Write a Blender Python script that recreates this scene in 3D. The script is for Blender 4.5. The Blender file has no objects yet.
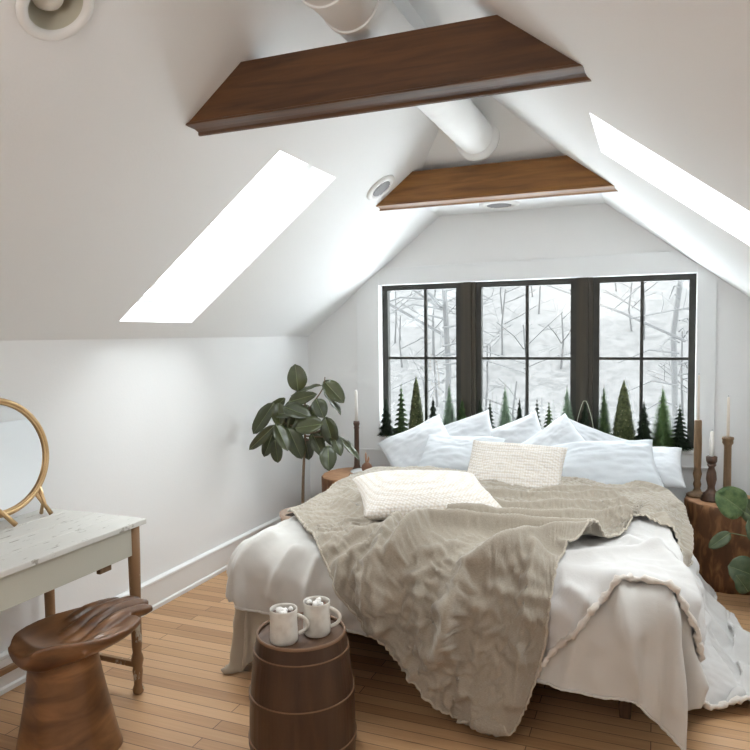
import bpy, bmesh, math, random
from mathutils import Vector, Matrix, noise, Quaternion
random.seed(7)
PI = math.pi
C = bpy.context.scene.collection
V = Vector
sc = bpy.context.scene

# ------------------------------------------------------------------ camera
CF, YAW, PIT, ROL, CH = 694.593, 0.38416, 0.05867, -0.01152, 1.52
fw = V((-math.sin(YAW)*math.cos(PIT), math.cos(YAW)*math.cos(PIT), -math.sin(PIT)))
r0 = V((math.cos(YAW), math.sin(YAW), 0)); u0 = r0.cross(fw)
rt = math.cos(ROL)*r0 + math.sin(ROL)*u0
up = -math.sin(ROL)*r0 + math.cos(ROL)*u0
cam = bpy.data.objects.new('camera', bpy.data.cameras.new('camera')); C.objects.link(cam)
cam.matrix_world = Matrix(((rt.x, up.x, -fw.x, 0), (rt.y, up.y, -fw.y, 0), (rt.z, up.z, -fw.z, CH), (0, 0, 0, 1)))
cam.data.sensor_width = 36; cam.data.lens = CF/750*36; cam.data.clip_start = 0.05; cam.data.clip_end = 300
sc.camera = cam
def at(u, v, Y=None, Z=None, X=None):
    """measured photo point -> real point on a plane of the room"""
    d = fw + (u-375)/CF*rt - (v-375)/CF*up
    o = V((0, 0, CH))
    if Y is not None: t = Y/d.y
    elif Z is not None: t = (Z-CH)/d.z
    else: t = X/d.x
    return o + d*t

# ------------------------------------------------------------------ room numbers
XL, XR, YB, YF_ = -2.595, 0.80, 4.99, -1.3
XRID, ZRID = -0.9207, 2.8329
def zl(x): return 1.53 + .79*(x+2.57)
def zr(x): return 2.1378 - .755*x
def xl_(z): return (z-1.53)/.79 - 2.57
def xr_(z): return (2.1378-z)/.755

# ------------------------------------------------------------------ materials
def mat(name, col, rough=.6, metal=0, col2=None, nscale=8, nstretch=(1,1,1), contrast=(.35,.65), bump=0, bscale=60, bstretch=(1,1,1), sheen=0, coat=0, detail=5, coords='Object', spec=.5, distort=0):
    m = bpy.data.materials.new(name); m.use_nodes = True
    N = m.node_tree.nodes; L = m.node_tree.links
    b = N['Principled BSDF']
    b.inputs['Roughness'].default_value = rough; b.inputs['Metallic'].default_value = metal
    b.inputs['Specular IOR Level'].default_value = spec
    b.inputs['Base Color'].default_value = (*col, 1)
    if sheen: b.inputs['Sheen Weight'].default_value = sheen; b.inputs['Sheen Roughness'].default_value = .6
    if coat: b.inputs['Coat Weight'].default_value = coat; b.inputs['Coat Roughness'].default_value = .2
    tc = N.new('ShaderNodeTexCoord')
    if col2:
        mp = N.new('ShaderNodeMapping'); mp.inputs['Scale'].default_value = nstretch; L.new(tc.outputs[coords], mp.inputs[0])
        n = N.new('ShaderNodeTexNoise'); n.inputs['Scale'].default_value = nscale; n.inputs['Detail'].default_value = detail
        n.inputs['Distortion'].default_value = distort
        L.new(mp.outputs[0], n.inputs['Vector'])
        cr = N.new('ShaderNodeValToRGB'); cr.color_ramp.elements[0].position = contrast[0]; cr.color_ramp.elements[1].position = contrast[1]
        cr.color_ramp.elements[0].color = (*col, 1); cr.color_ramp.elements[1].color = (*col2, 1)
        L.new(n.outputs['Fac'], cr.inputs[0]); L.new(cr.outputs[0], b.inputs['Base Color'])
    if bump:
        mp2 = N.new('ShaderNodeMapping'); mp2.inputs['Scale'].default_value = bstretch; L.new(tc.outputs[coords], mp2.inputs[0])
        n2 = N.new('ShaderNodeTexNoise'); n2.inputs['Scale'].default_value = bscale; n2.inputs['Detail'].default_value = 4
        L.new(mp2.outputs[0], n2.inputs['Vector'])
        bp = N.new('ShaderNodeBump'); bp.inputs['Strength'].default_value = bump; bp.inputs['Distance'].default_value = .01
        L.new(n2.outputs['Fac'], bp.inputs['Height']); L.new(bp.outputs[0], b.inputs['Normal'])
    return m

def fabric(name, col, col2=None, weave=260, strength=.25, crease=.35, sheen=.25, cscale=9, cdist=.012):
    """woven cloth: fine weave plus soft crumples"""
    m = bpy.data.materials.new(name); m.use_nodes = True
    N = m.node_tree.nodes; L = m.node_tree.links; b = N['Principled BSDF']
    b.inputs['Roughness'].default_value = .92; b.inputs['Specular IOR Level'].default_value = .15
    b.inputs['Sheen Weight'].default_value = sheen
    b.inputs['Base Color'].default_value = (*col, 1)
    tc = N.new('ShaderNodeTexCoord')
    if col2:
        n = N.new('ShaderNodeTexNoise'); n.inputs['Scale'].default_value = 45; n.inputs['Detail'].default_value = 6
        mp = N.new('ShaderNodeMapping'); mp.inputs['Scale'].default_value = (1, 4, 1); L.new(tc.outputs['UV'], mp.inputs[0]); L.new(mp.outputs[0], n.inputs['Vector'])
        mx = N.new('ShaderNodeMixRGB'); mx.inputs[1].default_value = (*col, 1); mx.inputs[2].default_value = (*col2, 1)
        L.new(n.outputs['Fac'], mx.inputs[0]); L.new(mx.outputs[0], b.inputs['Base Color'])
    w = N.new('ShaderNodeTexNoise'); w.inputs['Scale'].default_value = weave; L.new(tc.outputs['Object'], w.inputs['Vector'])
    c = N.new('ShaderNodeTexNoise'); c.inputs['Scale'].default_value = cscale; c.inputs['Detail'].default_value = 3; c.inputs['Distortion'].default_value = .3
    L.new(tc.outputs['Object'], c.inputs['Vector'])
    b1 = N.new('ShaderNodeBump'); b1.inputs['Strength'].default_value = strength; b1.inputs['Distance'].default_value = .002
    L.new(w.outputs['Fac'], b1.inputs['Height'])
    b2 = N.new('ShaderNodeBump'); b2.inputs['Strength'].default_value = crease; b2.inputs['Distance'].default_value = cdist
    L.new(c.outputs['Fac'], b2.inputs['Height']); L.new(b1.outputs[0], b2.inputs['Normal']); L.new(b2.outputs[0], b.inputs['Normal'])
    return m

def knit(name, col):
    m = bpy.data.materials.new(name); m.use_nodes = True
    N = m.node_tree.nodes; L = m.node_tree.links; b = N['Principled BSDF']
    b.inputs['Roughness'].default_value = .95; b.inputs['Specular IOR Level'].default_value = .1
    tc = N.new('ShaderNodeTexCoord')
    v = N.new('ShaderNodeTexVoronoi'); v.inputs['Scale'].default_value = 70; v.inputs['Randomness'].default_value = .25
    L.new(tc.outputs['Object'], v.inputs['Vector'])
    cr = N.new('ShaderNodeValToRGB'); cr.color_ramp.elements[0].color = (*col, 1); cr.color_ramp.elements[1].color = (col[0]*.82, col[1]*.75, col[2]*.66, 1)
    cr.color_ramp.elements[0].position = .35; cr.color_ramp.elements[1].position = .75
    L.new(v.outputs['Distance'], cr.inputs[0]); L.new(cr.outputs[0], b.inputs['Base Color'])
    bp = N.new('ShaderNodeBump'); bp.invert = True; bp.inputs['Strength'].default_value = .7; bp.inputs['Distance'].default_value = .006
    L.new(v.outputs['Distance'], bp.inputs['Height']); L.new(bp.outputs[0], b.inputs['Normal'])
    return m

def wood(name, c1, c2, rough=.45, ring=6, stretch=(1, 8, 8), coat=0, dark=None, coords='Object'):
    m = bpy.data.materials.new(name); m.use_nodes = True
    N = m.node_tree.nodes; L = m.node_tree.links; b = N['Principled BSDF']
    b.inputs['Roughness'].default_value = rough
    if coat: b.inputs['Coat Weight'].default_value = coat; b.inputs['Coat Roughness'].default_value = .25
    tc = N.new('ShaderNodeTexCoord'); mp = N.new('ShaderNodeMapping'); mp.inputs['Scale'].default_value = stretch
    L.new(tc.outputs[coords], mp.inputs[0])
    n = N.new('ShaderNodeTexNoise'); n.inputs['Scale'].default_value = ring; n.inputs['Detail'].default_value = 8; n.inputs['Distortion'].default_value = .7
    L.new(mp.outputs[0], n.inputs['Vector'])
    cr = N.new('ShaderNodeValToRGB'); e = cr.color_ramp.elements
    e[0].position = .32; e[0].color = (*c1, 1); e[1].position = .68; e[1].color = (*c2, 1)
    if dark:
        k = cr.color_ramp.elements.new(.47); k.color = (*dark, 1)
    L.new(n.outputs['Fac'], cr.inputs[0]); L.new(cr.outputs[0], b.inputs['Base Color'])
    bp = N.new('ShaderNodeBump'); bp.inputs['Strength'].default_value = .15; bp.inputs['Distance'].default_value = .004
    L.new(n.outputs['Fac'], bp.inputs['Height']); L.new(bp.outputs[0], b.inputs['Normal'])
    return m

def floor_mat():
    m = bpy.data.materials.new('oak_floor_planks'); m.use_nodes = True
    N = m.node_tree.nodes; L = m.node_tree.links; b = N['Principled BSDF']
    b.inputs['Roughness'].default_value = .38
    tc = N.new('ShaderNodeTexCoord')
    br = N.new('ShaderNodeTexBrick'); br.offset = .37; br.inputs['Scale'].default_value = 1
    br.inputs['Brick Width'].default_value = 1.15; br.inputs['Row Height'].default_value = .064
    br.inputs['Mortar Size'].default_value = .0016; br.inputs['Mortar Smooth'].default_value = .2; br.inputs['Bias'].default_value = 0
    br.inputs['Color1'].default_value = (0, 0, 0, 1); br.inputs['Color2'].default_value = (1, 1, 1, 1); br.inputs['Mortar'].default_value = (.5, .5, .5, 1)
    L.new(tc.outputs['Object'], br.inputs['Vector'])
    mp = N.new('ShaderNodeMapping'); mp.inputs['Scale'].default_value = (1.5, 38, 1); L.new(tc.outputs['Object'], mp.inputs[0])
    sub = N.new('ShaderNodeVectorMath'); sub.operation = 'ADD'; L.new(mp.outputs[0], sub.inputs[0]); L.new(br.outputs['Color'], sub.inputs[1])
    n = N.new('ShaderNodeTexNoise'); n.inputs['Scale'].default_value = 2.2; n.inputs['Detail'].default_value = 7; n.inputs['Distortion'].default_value = .4
    L.new(sub.outputs[0], n.inputs['Vector'])
    cr = N.new('ShaderNodeValToRGB'); e = cr.color_ramp.elements
    e[0].position = .0; e[0].color = (.32, .165, .075, 1); e[1].position = 1; e[1].color = (.68, .43, .24, 1)
    k = e.new(.5); k.color = (.54, .315, .16, 1)
    mix = N.new('ShaderNodeMath'); mix.operation = 'MULTIPLY_ADD'; mix.inputs[1].default_value = .5
    L.new(br.outputs['Color'], mix.inputs[0])
    h = N.new('ShaderNodeMath'); h.operation = 'MULTIPLY'; h.inputs[1].default_value = .5; L.new(n.outputs['Fac'], h.inputs[0]); L.new(h.outputs[0], mix.inputs[2])
    L.new(mix.outputs[0], cr.inputs[0])
    mo = N.new('ShaderNodeMixRGB'); mo.inputs[2].default_value = (.07, .03, .012, 1); L.new(br.outputs['Fac'], mo.inputs[0]); L.new(cr.outputs[0], mo.inputs[1])
    L.new(mo.outputs[0], b.inputs['Base Color'])
    bp = N.new('ShaderNodeBump'); bp.invert = True; bp.inputs['Strength'].default_value = .4; bp.inputs['Distance'].default_value = .003
    L.new(br.outputs['Fac'], bp.inputs['Height']); L.new(bp.outputs[0], b.inputs['Normal'])
    return m

def chippy(name, paint, under, thresh=.62, scale=22, stretch=(1, 1, 1), paint2=None):
    """worn paint with bare patches"""
    m = bpy.data.materials.new(name); m.use_nodes = True
    N = m.node_tree.nodes; L = m.node_tree.links; b = N['Principled BSDF']; b.inputs['Roughness'].default_value = .6
    tc = N.new('ShaderNodeTexCoord'); mp = N.new('ShaderNodeMapping'); mp.inputs['Scale'].default_value = stretch; L.new(tc.outputs['Object'], mp.inputs[0])
    n = N.new('ShaderNodeTexNoise'); n.inputs['Scale'].default_value = scale; n.inputs['Detail'].default_value = 7; n.inputs['Roughness'].default_value = .65
    L.new(mp.outputs[0], n.inputs['Vector'])
    n3 = N.new('ShaderNodeTexNoise'); n3.inputs['Scale'].default_value = 3; n3.inputs['Detail'].default_value = 4; L.new(mp.outputs[0], n3.inputs['Vector'])
    pm = N.new('ShaderNodeMixRGB'); pm.inputs[1].default_value = (*paint, 1); pm.inputs[2].default_value = (*(paint2 or tuple(x*.85 for x in paint)), 1); L.new(n3.outputs['Fac'], pm.inputs[0])
    cr = N.new('ShaderNodeValToRGB'); cr.color_ramp.elements[0].position = thresh; cr.color_ramp.elements[1].position = thresh+.05
    L.new(n.outputs['Fac'], cr.inputs[0])
    mx = N.new('ShaderNodeMixRGB'); mx.inputs[2].default_value = (*under, 1); L.new(cr.outputs[0], mx.inputs[0]); L.new(pm.outputs[0], mx.inputs[1]); L.new(mx.outputs[0], b.inputs['Base Color'])
    bp = N.new('ShaderNodeBump'); bp.invert = True; bp.inputs['Strength'].default_value = .3; bp.inputs['Distance'].default_value = .002; L.new(cr.outputs[0], bp.inputs['Height']); L.new(bp.outputs[0], b.inputs['Normal'])
    return m

M = dict(
 wall=mat('white_wall_paint', (.87, .872, .872), .9, bump=.06, bscale=90),
 trim=mat('white_trim_paint', (.87, .875, .875), .55),
 boards=mat('white_casing_paint', (.86, .87, .875), .7),
 black=mat('black_window_paint', (.018, .019, .016), .4, col2=(.03, .03, .024), nscale=12),
 post=mat('dark_bronze_post', (.055, .045, .03), .5, col2=(.035, .03, .022), nscale=4, nstretch=(6, 1, .3)),
 floor=floor_mat(),
 beam=wood('stained_beam_wood', (.062, .024, .007), (.130, .052, .015), .55, 5, (.6, 7, 7)),
 beamfar=wood('golden_beam_wood', (.16, .062, .014), (.30, .13, .03), .5, 5, (.6, 7, 7)),
 duct=mat('white_duct_paint', (.85, .85, .84), .6, bump=.25, bscale=9, bstretch=(1, 5, 1)),
 plastic=mat('white_enamel', (.82, .81, .79), .4),
 grey=mat('grey_grille', (.36, .36, .37), .6),
 cream_can=mat('cream_reflector', (.55, .52, .42), .35),
 bulb=mat('frosted_bulb', (.8, .78, .72), .3),
 barrel=wood('dark_barrel_oak', (.038, .016, .007), (.060, .026, .011), .42, 4, (5, 5, .9), coat=.2),
 barreltop=wood('barrel_lid_oak', (.07, .035, .02), (.14, .075, .04), .5, 4, (8, 1, 1)),
 hoop=mat('worn_hoop_edge', (.20, .11, .06), .5),
 stool=wood('carved_walnut', (.30, .14, .055), (.075, .030, .012), .38, 3.2, (1.6, 1.0, 4.0), coat=.25, dark=(.19, .085, .033)),
 desktop=chippy('chippy_white_desktop', (.72, .71, .67), (.36, .34, .30), .60, 16, (3, .7, 1)),
 apron=chippy('cream_apron_paint', (.58, .565, .48), (.42, .38, .28), .66, 14, (1, 1, 1)),
 deskleg=chippy('worn_brown_leg', (.36, .21, .10), (.60, .55, .45), .60, 20, (1, 1, .5), (.20, .11, .055)),
 brass=mat('aged_brass', (.50, .33, .16), .32, .85, col2=(.62, .43, .24), nscale=10),
 mirror=mat('mirror_glass', (.90, .92, .93), .02, 1),
 duvet=fabric('white_duvet_cotton', (.65, .63, .60), crease=.35),
 sheet=fabric('oatmeal_bed_sheet', (.46, .40, .32), crease=.4),
 quilt=fabric('ivory_quilt_cotton', (.62, .60, .585), crease=.45, weave=160),
 quiltedge=fabric('ivory_ruffled_edge', (.72, .66, .60), crease=.7, weave=160, cscale=40),
 taupe=fabric('taupe_linen', (.26, .222, .175), (.50, .445, .37), weave=200, strength=.35, crease=.55, cscale=12),
 taupeedge=fabric('taupe_linen_hem', (.50, .44, .36), crease=.6, cscale=60),
 pillow=fabric('cool_white_pillow_cotton', (.68, .70, .73), crease=.4, cscale=7),
 pillowb=fabric('pale_blue_white_cotton', (.62, .65, .685), crease=.5, cscale=8),
 knit=knit('cream_waffle_knit', (.76, .725, .69)),
 mattress=fabric('mattress_ticking', (.6, .58, .54), crease=.1),
 bedwood=wood('dark_bed_wood', (.06, .028, .013), (.14, .065, .03), .5, 5, (7, 7, 1)),
 stoneware=mat('speckled_stoneware', (.72, .69, .63), .32, col2=(.60, .56, .50), nscale=30, contrast=(.45, .7), coat=.3),
 cocoa=mat('cocoa', (.12, .055, .03), .3), marsh=mat('marshmallow', (.88, .86, .83), .8),
 stump=wood('rough_stump_bark', (.12, .05, .019), (.34, .16, .062), .7, 4, (6, 6, 2.2), dark=(.15, .06, .022)),
 stumptop=wood('stump_cut_face', (.36, .17, .08), (.52, .29, .15), .6, 6, (2, 2, 2)),
 stick=wood('turned_candlestick_wood', (.13, .075, .035), (.27, .165, .085), .5, 5, (6, 6, .8)),
 stickd=wood('dark_turned_wood', (.06, .03, .018), (.12, .06, .035), .45, 5, (6, 6, .8)),
 wax=mat('ivory_wax', (.82, .73, .64), .5), waxw=mat('white_wax', (.85, .82, .78), .5),
 wick=mat('wick', (.03, .025, .02), .9),
 plate=mat('white_glazed_plate', (.8, .79, .77), .25),
 fig=mat('brown_clay', (.22, .095, .05), .55, col2=(.30, .15, .09), nscale=12), figl=mat('blush_clay', (.55, .33, .22), .6),
 terra=mat('pale_clay_pot', (.60, .47, .38), .8, col2=(.50, .37, .29), nscale=6), soil=mat('potting_soil', (.035, .02, .012), .95, bump=.8, bscale=60),
 leaf=mat('rubber_leaf_green', (.026, .034, .012), .30, col2=(.052, .064, .022), nscale=9, coat=.2, spec=.6),
 leaf2=mat('rubber_leaf_olive', (.040, .046, .014), .32, col2=(.070, .082, .026), nscale=9, coat=.2),
 rib=mat('leaf_midrib', (.17, .20, .09), .5), bark=mat('grey_brown_stem', (.13, .085, .05), .8, col2=(.2, .14, .09), nscale=30),
 begonia=mat('crinkled_green_leaf', (.032, .075, .016), .4, col2=(.12, .175, .06), nscale=26, bump=.6, bscale=30),
 begonia2=mat('soft_green_leaf', (.05, .078, .034), .45, col2=(.10, .13, .065), nscale=18),
 potw=mat('white_ceramic_pot', (.75, .72, .66), .35, col2=(.62, .56, .47), nscale=14),
 g_dark=mat('dark_green_bristle', (.010, .022, .009), .8, col2=(.022, .042, .016), nscale=40),
 g_mid=mat('mid_green_bristle', (.040, .080, .024), .8, col2=(.09, .15, .05), nscale=40),
 g_fresh=mat('fresh_green_bristle', (.08, .15, .045), .8, col2=(.15, .24, .09), nscale=40),
 g_frost=mat('frosted_green_bristle', (.14, .21, .14), .8, col2=(.25, .33, .23), nscale=40),
 g_olive=mat('olive_leaflets', (.028, .038, .011), .7, col2=(.12, .14, .05), nscale=60),
 fleck=mat('pale_gold_flecks', (.42, .40, .24), .7), frost=mat('pale_trim_wire', (.55, .58, .45), .6),
 treebase=mat('birch_slice', (.62, .50, .38), .7),
 snow=mat('dimmed_snow_ground', (.060, .059, .059), .95, col2=(.036, .036, .036), nscale=1.3, contrast=(.40, .62), detail=12, distort=2.5),  # snow colour dimmed far below white to offset the bright sky light
 yard=mat('fresh_snow', (.86, .88, .90), .9, bump=.2, bscale=3),
 twig=mat('snow_dusted_twigs', (.044, .0445, .045), .95),
)
def glass_mat():
    m = bpy.data.materials.new('window_glass'); m.use_nodes = True
    N = m.node_tree.nodes; L = m.node_tree.links; N.clear()
    o = N.new('ShaderNodeOutputMaterial'); t = N.new('ShaderNodeBsdfTransparent'); t.inputs[0].default_value = (.97, .985, .98, 1)
    g = N.new('ShaderNodeBsdfGlossy'); g.inputs['Roughness'].default_value = .01
    mx = N.new('ShaderNodeMixShader'); mx.inputs[0].default_value = .05
    L.new(t.outputs[0], mx.inputs[1]); L.new(g.outputs[0], mx.inputs[2]); L.new(mx.outputs[0], o.inputs[0]); return m
M['glass'] = glass_mat()

# ------------------------------------------------------------------ mesh helpers
def obj(name, bm, m, parent=None, smooth=False, bevel=0, sub=0):
    me = bpy.data.meshes.new(name)
    bmesh.ops.remove_doubles(bm, verts=bm.verts, dist=1e-6)
    bmesh.ops.recalc_face_normals(bm, faces=bm.faces)
    bm.to_mesh(me); bm.free()
    if smooth: me.polygons.foreach_set('use_smooth', [True]*len(me.polygons))
    me.materials.append(m)
    o = bpy.data.objects.new(name, me); C.objects.link(o)
    if parent: o.parent = parent
    if bevel:
        b = o.modifiers.new('bevel', 'BEVEL'); b.width = bevel; b.segments = 2; b.limit_method = 'ANGLE'
    if sub:
        s = o.modifiers.new('sub', 'SUBSURF'); s.levels = sub; s.render_levels = sub
    return o
def thing(name, label, cat, loc=(0, 0, 0), rotz=0, group=None):
    o = bpy.data.objects.new(name, None); C.objects.link(o); o.location = loc; o.rotation_euler = (0, 0, rotz); o.empty_display_size = .1
    o['label'] = label; o['category'] = cat
    if group: o['group'] = group
    return o
def tag(o, label, cat, group=None, kind=None):
    o['label'] = label; o['category'] = cat
    if group: o['group'] = group
    if kind: o['kind'] = kind
    return o
def struct(name, bm, m, label, cat, **k):
    o = obj(name, bm, m, **k); tag(o, label, cat, kind='structure'); return o
def BM(): return bmesh.new()
def add_box(bm, x0, x1, y0, y1, z0, z1, mtx=None):
    vs = [bm.verts.new((x, y, z)) for x in (x0, x1) for y in (y0, y1) for z in (z0, z1)]
    for f in ((0, 1, 3, 2), (4, 6, 7, 5), (0, 4, 5, 1), (2, 3, 7, 6), (0, 2, 6, 4), (1, 5, 7, 3)): bm.faces.new([vs[i] for i in f])
    if mtx:
        for v in vs: v.co = mtx @ v.co
    return bm
def add_prism(bm, pts, vec):
    """planar polygon swept along vec"""
    a = [bm.verts.new(p) for p in pts]; b = [bm.verts.new(V(p)+V(vec)) for p in pts]
    bm.faces.new(a); bm.faces.new(b[::-1]); n = len(pts)
    for i in range(n): bm.faces.new((a[i], a[(i+1) % n], b[(i+1) % n], b[i]))
    return bm
def add_loft(bm, rings, caps=True, closed=True):
    R = [[bm.verts.new(p) for p in r] for r in rings]
    n = len(R[0])
    for i in range(len(R)-1):
        for j in range(n if closed else n-1):
            bm.faces.new((R[i][j], R[i][(j+1) % n], R[i+1][(j+1) % n], R[i+1][j]))
    if caps and closed: bm.faces.new(R[0][::-1]); bm.faces.new(R[-1])
    return bm
def add_lathe(bm, prof, c=(0, 0, 0), n=32, caps=True):
    add_loft(bm, [[(c[0]+r*math.cos(2*PI*k/n), c[1]+r*math.sin(2*PI*k/n), c[2]+z) for k in range(n)] for r, z in prof], caps)
    return bm
def add_tube(bm, pts, rad, n=10, closed=False, caps=True):
    pts = [V(p) for p in pts]; N = len(pts)
    rads = rad if isinstance(rad, (list, tuple)) else [rad]*N
    rings = []; prev = None
    for i, p in enumerate(pts):
        a = pts[(i-1) % N] if (closed or i > 0) else p; b = pts[(i+1) % N] if (closed or i < N-1) else p
        t = (b-a).normalized()
        if prev is None:
            ref = V((0, 0, 1)) if abs(t.z) < .9 else V((1, 0, 0)); nx = t.cross(ref).normalized()
        else:
            nx = (prev - t*prev.dot(t)).normalized()
        prev = nx; ny = t.cross(nx)
        rings.append([p + (nx*math.cos(2*PI*k/n)+ny*math.sin(2*PI*k/n))*rads[i] for k in range(n)])
    if closed: rings.append(rings[0])
    add_loft(bm, rings, caps and not closed); return bm
def lerp(a, b, t): return a+(b-a)*t
def sstep(a, b, x):
    t = min(1, max(0, (x-a)/(b-a))); return t*t*(3-2*t)
def resample(P, n, smooth=True):
    P = [V(p) for p in P]
    if smooth and len(P) > 2:
        Q = []
        for i in range(len(P)-1):
            p0 = P[max(i-1, 0)]; p1 = P[i]; p2 = P[i+1]; p3 = P[min(i+2, len(P)-1)]
            for k in range(12):
                t = k/12
                Q.append(.5*((2*p1)+(p2-p0)*t+(2*p0-5*p1+4*p2-p3)*t*t+(3*p1-p0-3*p2+p3)*t**3))
        P = Q+[P[-1]]
    L = [0]
    for i in range(1, len(P)): L.append(L[-1]+(P[i]-P[i-1]).length)
    out = []; j = 0
    for k in range(n):
        s = L[-1]*k/(n-1)
        while j < len(P)-2 and L[j+1] < s: j += 1
        d = L[j+1]-L[j]; out.append(P[j].lerp(P[j+1], (s-L[j])/d if d > 1e-9 else 0))
    return out

# ------------------------------------------------------------------ room shell
struct('floor', add_box(BM(), XL-.15, XR+.15, YF_-.15, YB+.2, -.12, 0), M['floor'], 'oak strip floor running across the attic room', 'floor')
struct('wall_left', add_box(BM(), XL-.15, XL, YF_, YB+.2, 0, 1.53), M['wall'], 'low white knee wall behind the desk', 'wall')
struct('wall_right', add_box(BM(), XR, XR+.15, YF_, YB+.2, 0, 1.55), M['wall'], 'low white knee wall on the right', 'wall')
def gable(y0, y1, hole=None):
    bm = BM(); T = 3.0
    def pr(pts): add_prism(bm, [(x, y0, z) for x, z in pts], (0, y1-y0, 0))
    if not hole:
        pr([(XL-.15, 0), (XR+.15, 0), (XR+.15, 1.42), (XRID, ZRID+.1), (XL-.15, 1.42)])
    else:
        hx0, hx1, hz0, hz1 = hole
        pr([(XL-.15, 0), (hx0, 0), (hx0, zl(hx0)+.05), (XL-.15, 1.5)])
        pr([(hx1, 0), (XR+.15, 0), (XR+.15, 1.5), (hx1, zr(hx1)+.05)])
        pr([(hx0, 0), (hx1, 0), (hx1, hz0), (hx0, hz0)])
        pr([(hx0, hz1), (hx1, hz1), (hx1, zr(hx1)+.05), (XRID, ZRID+.1), (hx0, zl(hx0)+.05)])
    return bm
WX0, WX1, WZ0, WZ1 = -1.975, .245, .735, 1.895
struct('wall_back', gable(YB, YB+.2, (WX0, WX1, WZ0, WZ1)), M['wall'], 'white gable wall around the black windows', 'wall')
struct('wall_front', gable(YF_-.15, YF_), M['wall'], 'white gable wall behind the viewer', 'wall')

# sloping ceilings with skylight openings: slab split around the hole
def basis(nrm):
    z = nrm.normalized(); x = V((0, 1, 0)).cross(z); x = x.normalized() if x.length > .1 else V((1, 0, 0)); y = z.cross(x)
    return Matrix(((x.x, y.x, z.x), (x.y, y.y, z.y), (x.z, y.z, z.z))).to_4x4()
cpos = V((-1.475, 1.435, 0)); cpos.z = zl(cpos.x)
def slope(side, sky, hole=None):
    f = zl if side < 0 else zr
    xe = XL-.15 if side < 0 else XR+.15
    nrm = V((-.79, 0, 1)).normalized() if side < 0 else V((.755, 0, 1)).normalized()
    bm = BM()
    def pt(x, y): return V((x, y, f(x)))
    y0, y1 = YF_-.15, YB+.2
    def quad(b, xa, xb, ya, yb): add_prism(b, [pt(xa, ya), pt(xb, ya), pt(xb, yb), pt(xa, yb)], nrm*.14)
    sy_prev = y0
    for sx0, sx1, sy0, sy1 in sorted(sky, key=lambda q: q[2]):
        if hole and sy_prev < hole[0].y < sy0:
            hy = hole[0].y; quad(bm, xe, XRID, sy_prev, hy-.2); quad(bm, xe, XRID, hy+.2, sy0)
            tb = BM(); quad(tb, xe, XRID, hy-.2, hy+.2); slab = obj('slab', tb, M['wall'])
            cb = BM(); add_lathe(cb, [(hole[1], -.02), (hole[1], .088)], n=48)
            cut = obj('cutter', cb, M['wall']); cut.location = hole[0]; cut.rotation_euler = basis(nrm).to_euler()
            bo = slab.modifiers.new('hole', 'BOOLEAN'); bo.object = cut; bo.solver = 'EXACT'
            dg = bpy.context.evaluated_depsgraph_get(); me = bpy.data.meshes.new_from_object(slab.evaluated_get(dg)); bm.from_mesh(me)
            bpy.data.objects.remove(slab); bpy.data.objects.remove(cut)
        else: quad(bm, xe, XRID, sy_prev, sy0)
        quad(bm, xe, sx0, sy0, sy1) if side < 0 else quad(bm, sx1, xe, sy0, sy1)
        quad(bm, sx1, XRID, sy0, sy1) if side < 0 else quad(bm, XRID, sx0, sy0, sy1)
        sy_prev = sy1
    quad(bm, xe, XRID, sy_prev, y1)
    return bm, nrm, pt
SKL = (-2.483, -1.551, 2.745, 3.328); SKR = (-.2325, .66, 2.675, 3.28)

bmL, nL, ptL = slope(-1, [SKL], (cpos, .078)); bmR, nR, ptR = slope(1, [SKR])
struct('ceiling', bmL, M['wall'], 'left sloping white ceiling', 'ceiling')
struct('ceiling', bmR, M['wall'], 'right sloping white ceiling', 'ceiling')
def skylight(n, sky, pt, nrm, label):
    x0, x1, y0, y1 = sky
    e = thing('window_%d' % n, label, 'skylight', pt((x0+x1)/2, (y0+y1)/2)); e['kind'] = 'structure'
    inv = -V(e.location)
    ax = (pt(x1, y0)-pt(x0, y0)).normalized(); ay = V((0, 1, 0)); ln = (pt(x1, y0)-pt(x0, y0)).length
    o = pt(x0, y0)+inv
    def fr(bm, a0, a1, b0, b1, h0, h1):
        add_prism(bm, [o+ax*a+ay*b+nrm*h0 for a, b in ((a0, b0), (a1, b0), (a1, b1), (a0, b1))], nrm*(h1-h0))
    w = y1-y0; t = .045; bm = BM()
    fr(bm, -.02, ln+.02, -.02, t, .145, .20); fr(bm, -.02, ln+.02, w-t, w+.02, .145, .20)
    fr(bm, -.02, t, t, w-t, .145, .20); fr(bm, ln-t, ln+.02, t, w-t, .145, .20)
    obj('window_frame', bm, M['trim'], e)
    bm = BM(); fr(bm, t, ln-t, t, w-t, .165, .171); obj('window_pane', bm, M['glass'], e)
    return e
skylight(4, SKL, ptL, nL, 'long bright skylight in the left sloping ceiling')
skylight(5, SKR, ptR, nR, 'long bright skylight in the right sloping ceiling')
# lowered ceiling beyond the far beam and the slanted panel closing the gable above it
bm = BM(); zc = 2.385
add_prism(bm, [(xl_(zc)-.02, 4.10, zc), (xr_(zc)+.02, 4.10, zc), (xr_(zc)+.02, YB+.01, zc), (xl_(zc)-.02, YB+.01, zc)], (0, 0, .03))
struct('ceiling', bm, M['wall'], 'small flat white ceiling beside the window gable', 'ceiling')
bm = BM()
add_prism(bm, [(xl_(2.385)-.03, 4.14, 2.385), (xr_(2.385)+.03, 4.14, 2.385), (xr_(2.50)+.03, 4.06, 2.50), (XRID+.02, 3.42, 2.86), (XRID-.05, 3.46, 2.86), (xl_(2.50)-.03, 4.10, 2.50)], (0, .05, .0))
struct('ceiling', bm, M['wall'], 'slanted white panel above the far beam, where the duct ends', 'ceiling')

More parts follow.
